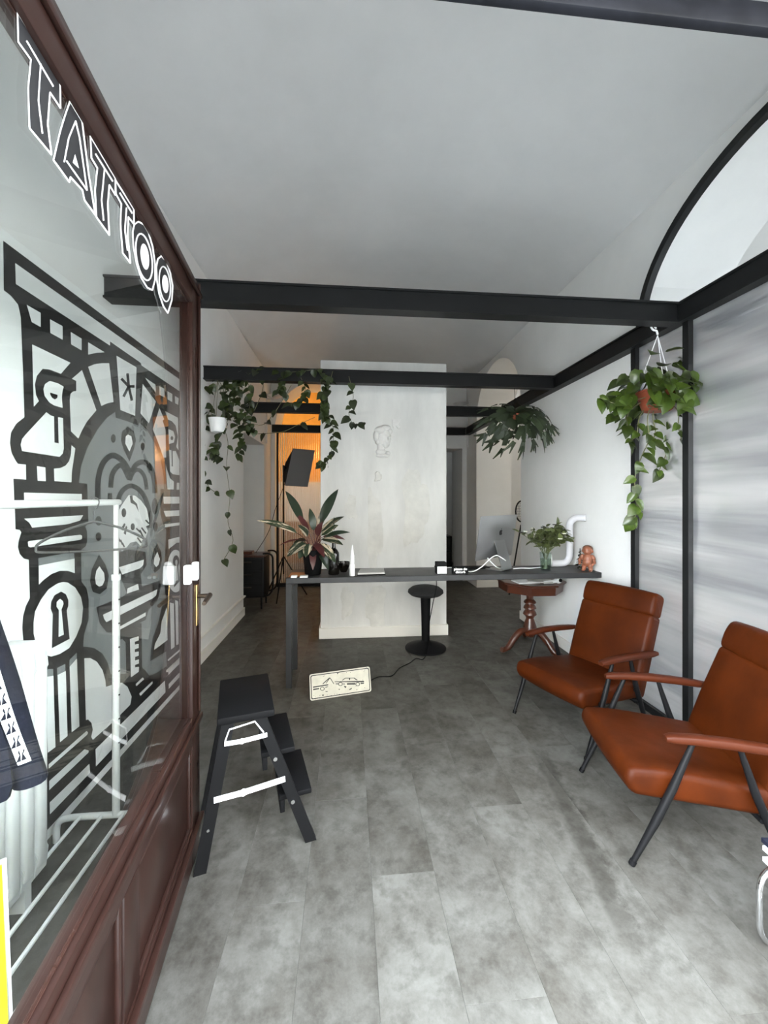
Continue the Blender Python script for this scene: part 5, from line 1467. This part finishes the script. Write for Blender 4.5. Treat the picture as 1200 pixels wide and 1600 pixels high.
# pothos by the panel sheets
DP = 2.58
pc2 = ond(1027, 628, DP)
ph = thing('hanging_pothos', pc2, 'lush green pothos hanging by a white hook from the right beam', 'hanging plant')
build('pot', MB().lathe([(0.075, -0.06), (0.085, -0.05), (0.118, 0.055), (0.125, 0.058), (0.125, 0.068), (0.114, 0.068), (0.10, 0.03)], pc2, 26), 'terracotta', ph)
build('soil', MB().lathe([(0, 0.04), (0.105, 0.04)], pc2, 20, cap=False), 'soil', ph)
hk = Vector((pc2.x, pc2.y, ZB - 0.063))
hk0 = ond(1023, 512, DP)
mb = MB().tube(smoothpath([hk0 + Vector((-0.02, 0, 0.03)), hk0 + Vector((-0.025, 0, 0.005)), hk0 + Vector((-0.01, 0, -0.015)), hk0 + Vector((0.012, 0, -0.02)), hk0 + Vector((0.02, 0, -0.045))], 5), 0.006, 8)
mb.tube([hk0 + Vector((-0.02, 0, 0.03)), Vector((hk0.x + 0.01, hk0.y, ZB - 0.055))], 0.005, 8)
build('hook', mb, 'whitep', ph)
cj = hk0 + Vector((0.02, 0, -0.05))
for k in range(3):
    t = 2 * PI * k / 3 + 0.5
    build('hanger_strand', MB().tube([cj, pc2 + Vector((0.118 * math.cos(t), 0.118 * math.sin(t), 0.06))], 0.0028, 6), 'whitep', ph)
hl = [heart('leaf', 0.115, 0.088, 'leaf'), heart('leaf', 0.10, 0.066, 'leaf', 0.5, 0.2), heart('leaf', 0.10, 0.09, 'leaf', 0.1, 0.5)]
rnd = random.Random(11)
for k in range(105):
    t = rnd.uniform(0, 2 * PI); rr_ = math.sqrt(rnd.uniform(0.05, 1))
    p = pc2 + Vector((0.30 * rr_ * math.cos(t), 0.20 * rr_ * math.sin(t) - 0.02, 0.12 + 0.15 * (1 - rr_ * rr_) - 0.16 * rr_ + rnd.uniform(-0.10, 0.09)))
    out_ = Vector((math.cos(t), math.sin(t) - 0.2, 0)) * 0.9
    place(hl[k % 3], 'leaf', ph, p, out_ + Vector((rnd.uniform(-.5, .5), rnd.uniform(-.5, .2), rnd.uniform(-1.0, 0.25))), (rnd.uniform(-.5, .5), -0.8, 0.9), rnd.uniform(0.75, 1.15))
for k in range(34):
    p = pc2 + Vector((rnd.uniform(-0.19, 0.19), rnd.uniform(-0.19, -0.11), rnd.uniform(-0.03, 0.15)))
    place(hl[k % 3], 'leaf', ph, p, (rnd.uniform(-.8, .8), rnd.uniform(-.6, 0), rnd.uniform(-1.1, -0.3)), (rnd.uniform(-.4, .4), -1.0, 0.5), rnd.uniform(0.75, 1.1))
vst = MB()
VP = [[(1012, 650), (1014, 685), (1004, 710), (993, 740), (992, 770), (996, 795), (990, 812)], [(1046, 640), (1049, 665), (1046, 690), (1040, 712), (1030, 735)], [(1058, 640), (1060, 668), (1070, 698), (1090, 713), (1110, 709)],
      [(1085, 606), (1098, 603), (1108, 588), (1116, 586)], [(972, 630), (952, 628), (937, 622)], [(1000, 650), (995, 680), (982, 690)], [(1085, 625), (1095, 660), (1098, 690)], [(1020, 650), (1024, 672), (1020, 690)], [(985, 640), (980, 665)]]
for q in VP:
    dep = DP + rnd.uniform(-0.12, 0.06)
    pth = smoothpath([pc2 + Vector((0, 0, 0.05))] + [ond(a, b_, dep) for a, b_ in q], 5)
    vst.tube(pth, 0.0032, 6)
    for i in range(7, len(pth), 2):
        sgn_ = 1 if (i // 2) % 2 else -1
        leafat(hl[i % 3], ph, pth[i], rnd, rnd.uniform(0.55, 0.9), Vector((0.8 * sgn_, -0.2, 0)))
    leafat(hl[0], ph, pth[-1], rnd, 0.85, None, 1.0)
build('vines', vst, 'stem', ph)

# pothos with white pot on the left + vines over the second beam
DQ = 3.72
pc3 = ond(341, 664, DQ)
pv = thing('trailing_pothos', pc3, 'trailing pothos in a white pot with vines draped along the second beam', 'hanging plant')
build('pot', MB().lathe([(0.055, -0.07), (0.062, -0.066), (0.085, 0.055), (0.088, 0.06), (0.082, 0.06), (0.072, 0.03)], pc3, 24), 'whitep', pv)
build('soil', MB().lathe([(0, 0.035), (0.074, 0.035)], pc3, 20, cap=False), 'soil', pv)
vst = MB()
for k in range(3):
    t = 2 * PI * k / 3
    vst.tube([pc3 + Vector((0.084 * math.cos(t), 0.084 * math.sin(t), 0.055)), Vector((pc3.x, 3.83, ZB - 0.06))], 0.002, 5)
hv = [heart('leaf', 0.10, 0.080, 'leafdark'), heart('leaf', 0.09, 0.060, 'leafdark', 0.5, 0.2), heart('leaf', 0.085, 0.08, 'leafdark', 0.1, 0.5)]
rnd = random.Random(21)
VQ = [([(338, 655), (330, 640), (322, 660), (319, 700), (318, 735), (326, 760), (338, 770)], 3), ([(346, 660), (356, 690), (354, 730), (359, 775), (356, 815), (364, 845), (350, 874)], 4), ([(348, 655), (362, 630), (372, 600), (376, 582), (392, 578)], 2), ([(378, 585), (372, 610), (378, 640), (385, 665), (398, 672)], 1),
      ([(372, 582), (366, 612), (362, 640), (372, 668), (380, 690), (372, 712)], 1), ([(350, 660), (340, 690), (333, 705), (345, 715)], 1), ([(392, 578), (420, 577), (445, 582), (470, 580), (500, 577)], 2), ([(330, 655), (320, 640), (322, 610), (332, 600)], 2),
      ([(440, 585), (440, 603), (436, 612)], 1), ([(470, 590), (478, 610), (472, 625), (450, 632)], 1), ([(500, 575), (508, 600), (506, 625), (514, 650), (521, 672), (519, 700), (508, 724), (497, 722)], 1), ([(545, 588), (552, 620), (545, 645), (552, 662), (566, 660)], 2),
      ([(385, 660), (410, 664), (425, 650), (440, 628), (455, 602)], 5), ([(400, 678), (440, 675), (465, 664), (492, 652)], 9), ([(412, 582), (410, 610), (398, 640), (390, 655)], 4), ([(520, 580), (512, 610), (505, 640), (510, 655)], 1), ([(335, 580), (345, 600), (350, 615), (343, 636)], 4),
      ([(360, 590), (352, 612), (356, 640), (352, 660)], 1), ([(384, 590), (392, 615), (388, 645), (380, 668)], 1)]
for q, step in VQ:
    pth = []
    for a, b_ in q:
        if b_ < 605 and a > 360: dep = 3.73
        else: dep = DQ + rnd.uniform(-0.03, 0.05)
        pth.append(ond(a, b_, dep))
    pth = smoothpath(pth, 5)
    vst.tube(pth, 0.0026, 5)
    for i in range(2, len(pth), step):
        sgn_ = 1 if (i // step) % 2 else -1
        leafat(hv[i % 3], pv, pth[i] + Vector((0, -0.01, 0)), rnd, rnd.uniform(0.6, 1.05), Vector((0.7 * sgn_, -0.3, 0)))
build('vines', vst, 'stem', pv)

# staghorn fern
fc = ond(806, 648, 3.93)
sf = thing('staghorn_fern', fc, 'dark green staghorn fern hanging below the second beam on the right', 'hanging plant')
build('pot', MB().lathe([(0.035, -0.05), (0.06, 0.0), (0.055, 0.005), (0.0, 0.0)], fc, 18), 'terracotta', sf)
mb = MB()
top_ = Vector((fc.x, 3.83, ZB - 0.06))
kn = fc.lerp(top_, 0.62)
mb.tube([top_, kn], 0.003, 6)
for k in range(3):
    t = 2 * PI * k / 3; mb.tube([kn, fc + Vector((0.085 * math.cos(t), 0.085 * math.sin(t), 0.03))], 0.0025, 5)
build('hanging_wires', mb, 'blackplastic', sf)
def frond(L_, Wd, bend, nfork, seed, name):
    rn = random.Random(seed); vs = []; fs = []
    def strip(p, a, l, w, lvl, z, slope):
        n = 5; pts = []; o = len(vs)
        x, y = p; sl = slope
        for i in range(n + 1):
            f = i / n; ww = w * (0.7 + 0.5 * f if lvl == 0 else (1 - 0.75 * f if lvl >= nfork else 1 - 0.15 * f))
            px_, py_ = math.cos(a), -math.sin(a)
            vs.append((x - px_ * ww / 2, y - py_ * ww / 2, z)); vs.append((x + px_ * ww / 2, y + py_ * ww / 2, z))
            x += math.sin(a) * l / n; y += math.cos(a) * l / n; z -= sl * l / n; sl += bend / n
        for i in range(n): fs.append((o + 2 * i, o + 2 * i + 1, o + 2 * i + 3, o + 2 * i + 2))
        if lvl < nfork:
            for s in (-1, 1): strip((x, y), a + s * rn.uniform(0.25, 0.5), l * rn.uniform(0.6, 0.85), w * 0.66, lvl + 1, z, sl)
    strip((0, 0), 0, L_ * 0.45, Wd, 0, 0, -0.3)
    me = bpy.data.meshes.new(name); me.from_pydata(vs, [], fs); me.shade_smooth(); me.materials.append(M['fern']); return me
fm = [frond(0.30, 0.078, 0.5, 2, s, 'frond') for s in range(5)]
FT = [(757, 690), (775, 700), (785, 712), (768, 680), (795, 700), (808, 690), (820, 695), (835, 700), (848, 692), (862, 690), (868, 684), (855, 672), (845, 660), (838, 645), (770, 660), (785, 640), (815, 705), (828, 682), (843, 680), (790, 685), (805, 668), (850, 685), (778, 670), (825, 655)]
rnd = random.Random(5)
for k, (a, b_) in enumerate(FT):
    tip = ond(a, b_, 3.93 + rnd.uniform(-0.22, 0.12)); d = tip - fc
    place(fm[k % 5], 'frond', sf, fc + Vector((0, 0, 0.02)), d.normalized() + Vector((0, -0.1, 0.38)), (rnd.uniform(-.5, .5), -0.9, 0.6), max(0.75, min(1.25, d.length / 0.30)))

# ================================================================ BACK OF THE ROOM
# softbox on stand
sx = ony(443, 800, 6.05)
sbx = thing('softbox_light', (sx.x, 6.05, 0), 'grey softbox on a thin black stand before the fluted screen', 'studio light')
mb = MB().tube([(sx.x, 6.05, 0.35), (sx.x, 6.05, 1.98)], 0.011, 8)
build('pole', mb, 'blackmetal', sbx)
for t in (0.4, 2.5, 4.6):
    build('stand_leg', MB().tube([(sx.x, 6.05, 0.62), (sx.x + 0.36 * math.cos(t), 6.05 + 0.36 * math.sin(t), 0.0)], 0.009, 8), 'blackmetal', sbx)
q4 = [ond(446, 759, 5.86), ond(481, 761, 5.82), ond(492, 704, 5.98), ond(458, 701, 6.02)]
cq = (q4[0] + q4[1] + q4[2] + q4[3]) / 4
nq = (q4[1] - q4[0]).cross(q4[3] - q4[0]).normalized()
if nq.y > 0: nq = -nq
bk = [cq.lerp(p, 0.35) - nq * 0.26 + Vector((-0.27, 0.0, 0.06)) for p in q4]
mb = MB().add([*q4, *bk], [(0, 1, 5, 4), (1, 2, 6, 5), (2, 3, 7, 6), (3, 0, 4, 7), (7, 6, 5, 4)])
build('hood', mb, 'blackfabric', sbx, smooth=0)
build('diffuser', MB().add([p + nq * 0.001 for p in q4] + [p + nq * 0.012 for p in q4], [(0, 1, 2, 3), (7, 6, 5, 4), (0, 4, 5, 1), (1, 5, 6, 2), (2, 6, 7, 3), (3, 7, 4, 0)]), 'softgrey', sbx, smooth=0)
hc_ = (bk[0] + bk[1] + bk[2] + bk[3]) / 4
build('lamp_head', MB().tube([hc_ + nq * 0.05, hc_ - nq * 0.1], 0.05, 14), 'blackplastic', sbx)
build('bracket', MB().tube([hc_ - nq * 0.03, (sx.x, 6.05, 1.97)], 0.014, 8), 'blackmetal', sbx)
cable('thin_black_cable', [hc_ - nq * 0.09, ond(432, 790, 5.9), ond(420, 830, 5.75), (-1.27, 5.62, 0.735)], 0.004, 'blackplastic', 'thin black cable slanting from the softbox down to the trolley')

# tool trolley
tr_ = thing('metal_trolley', (-1.35, 5.62, 0), 'black metal drawer trolley with tube frame beside the left wall', 'trolley')
x0_, x1_, y0_, y1_ = -1.62, -1.12, 5.42, 5.80
build('cabinet', MB().rbox(x0_, x1_, y0_, y1_, 0.16, 0.70, 0.008, 2), 'blackmetal', tr_)
for k in range(3):
    z = 0.185 + k * 0.168
    d = build('drawer', MB().rbox(x0_ + 0.02, x1_ - 0.02, y0_ - 0.014, y0_, z, z + 0.155, 0.004, 1), 'blackmetal', tr_)
    build('drawer_handle', MB().box(-1.46, -1.28, y0_ - 0.026, y0_ - 0.014, z + 0.11, z + 0.122), 'bronze', d)
build('tray_top', MB().rbox(x0_ - 0.01, x1_ + 0.01, y0_ - 0.01, y1_ + 0.01, 0.70, 0.725, 0.004, 1), 'tablewood', tr_)
for y in (y0_ + 0.03, y1_ - 0.03):
    build('side_tube', MB().tube(smoothpath([(x1_ - 0.02, y, 0.74), (x1_ + 0.06, y, 0.74), (x1_ + 0.105, y, 0.70), (x1_ + 0.11, y, 0.60), (x1_ + 0.11, y, 0.30), (x1_ + 0.07, y, 0.20), (x1_ - 0.0, y, 0.17)], 4), 0.012, 8), 'blackmetal', tr_)
for xx in (x0_ + 0.04, x1_ - 0.04):
    for y in (y0_ + 0.04, y1_ - 0.04):
        build('leg', MB().tube([(xx, y, 0.0), (xx, y, 0.16)], 0.012, 8), 'blackmetal', tr_)
o = MB().rbox(-1.50, -1.30, 5.52, 5.66, 0.7255, 0.765, 0.006, 1)
tag(build('wooden_box', o, 'tablewood'), 'low brown wooden box lying on top of the black trolley', 'box')
# plant shelf and cacti in the corridor
sh = thing('dark_shelf', (1.75, 8.3, 0), 'dark low shelf in the corridor beyond the back doorway', 'shelf')
for z in (0.06, 0.36, 0.66):
    build('board', MB().box(1.35, 2.15, 8.1, 8.5, z, z + 0.03), 'blackmetal', sh)
for xx in (1.35, 2.12):
    build('side', MB().box(xx, xx + 0.03, 8.1, 8.5, 0, 0.66), 'blackmetal', sh)
def cactus(x, y, z, pads, label):
    r = thing('potted_cactus', (x, y, z), label, 'cactus', 'cacti on the corridor shelf')
    build('pot', MB().lathe([(0.07, 0), (0.095, 0.13), (0.085, 0.13), (0.0, 0.11)], (x, y, z), 20), 'blackplastic', r)
    for (dx, dz, rx, rz, tl_) in pads:
        build('pad', MB().ell((x + dx, y, z + dz), (rx, 0.035, rz), 14, 9, Matrix.Rotation(tl_, 3, 'Y')), 'cactus', r)
cactus(1.86, 8.28, 0.69, [(0.0, 0.24, 0.085, 0.14, 0.1), (0.10, 0.43, 0.045, 0.075, 0.4), (0.16, 0.53, 0.03, 0.05, 0.2), (-0.10, 0.42, 0.06, 0.10, -0.4)], 'dark prickly pear cactus with round pads right in the back doorway')
cactus(1.62, 8.32, 0.69, [(0.0, 0.27, 0.08, 0.17, 0.0), (0.05, 0.53, 0.06, 0.13, 0.2), (0.08, 0.76, 0.05, 0.10, 0.1)], 'taller dark cactus at the left of the back doorway shelf')
# landing net leaning in the side room
nt_ = thing('landing_net', (2.66, 5.95, 0), 'black round net on a tilted pole half hidden behind the right wall', 'net')
pb, pt_ = ony(803, 905, 5.9), ony(814, 820, 5.9)
c0 = ony(815, 799, 5.9)
pole_lo = pt_ + (ony(803, 885, 5.9) - pt_) * 2.05
k_ = (pt_.z) / (pt_.z - pole_lo.z); pole_lo = pt_ + (pole_lo - pt_) * k_
build('pole', MB().tube([pole_lo, pt_], 0.012, 8), 'blackmetal', nt_)
ringv = [c0 + Vector((0.095 * math.cos(t), 0, 0.16 * math.sin(t))) for t in [2 * PI * i / 24 for i in range(24)]]
build('rim', MB().tube(ringv, 0.012, 8, closed=True), 'blackmetal', nt_)
mb = MB()
for i in range(-3, 4):
    f = i / 4; hz_ = 0.16 * math.sqrt(1 - f * f); mb.tube([c0 + Vector((0.095 * f, 0, -hz_)), c0 + Vector((0.095 * f, 0.03, 0)), c0 + Vector((0.095 * f, 0, hz_))], 0.002, 4)
    hx_ = 0.095 * math.sqrt(1 - f * f); mb.tube([c0 + Vector((-hx_, 0, 0.16 * f)), c0 + Vector((0, 0.03, 0.16 * f)), c0 + Vector((hx_, 0, 0.16 * f))], 0.002, 4)
build('mesh', mb, 'blackfabric', nt_)

# ================================================================ RELIEFS ON THE PARTITION
hp = ony(598, 690, PY)
rb = thing('head_relief', (hp.x, PY, hp.z), 'classical plaster head relief mounted on the white partition', 'relief')
def RX(u, v): return ony(u, v, PY)
sc_ = 4.28 / F
def rel(mbx, u, v, ru, rv, dpt, rot=0.0):
    p = RX(u, v); mbx.ell((p.x, PY + 0.002, p.z), (ru * sc_, dpt, rv * sc_), 18, 12, Matrix.Rotation(rot, 3, 'Y'))
mb = MB(); rel(mb, 600, 684, 11, 14, 0.055, 0.15); rel(mb, 602, 694, 7, 6, 0.05); build('face', mb, 'relief', rb)
mb = MB()
for (u, v, a, b_, d) in ((594, 673, 9, 7, 0.062), (602, 669, 9, 5, 0.058), (588, 681, 5, 9, 0.052), (609, 674, 4, 5, 0.05), (590, 690, 4, 5, 0.04)): rel(mb, u, v, a, b_, d)
build('hair', mb, 'relief', rb)
mb = MB(); rel(mb, 606, 686, 1.6, 4.5, 0.068); rel(mb, 604, 694, 3, 1, 0.062); rel(mb, 602, 682, 3, 0.9, 0.061); rel(mb, 609, 682, 2, 0.9, 0.055); build('nose_and_mouth', mb, 'relief', rb)
mb = MB()
for (u, v, a, b_, d) in ((595, 699, 6, 11, 0.035), (595, 706, 8, 6, 0.035), (598, 712, 11, 3.5, 0.04), (606, 708, 4, 3, 0.035)): rel(mb, u, v, a, b_, d)
build('neck_and_base', mb, 'relief', rb)
ar = thing('small_relief', tuple(RX(620, 663)), 'small pointed plaster ornament to the upper right of the head relief', 'relief')
pf = [(613, 656), (627, 655), (622, 664), (626, 668), (622, 670), (618, 665), (615, 670), (613, 664)]
build('ornament', MB().prism([(RX(*p).x, RX(*p).z) for p in pf], lambda a, b_, d: (a, PY - d, b_), 0.0, 0.015), 'relief', ar, smooth=0)
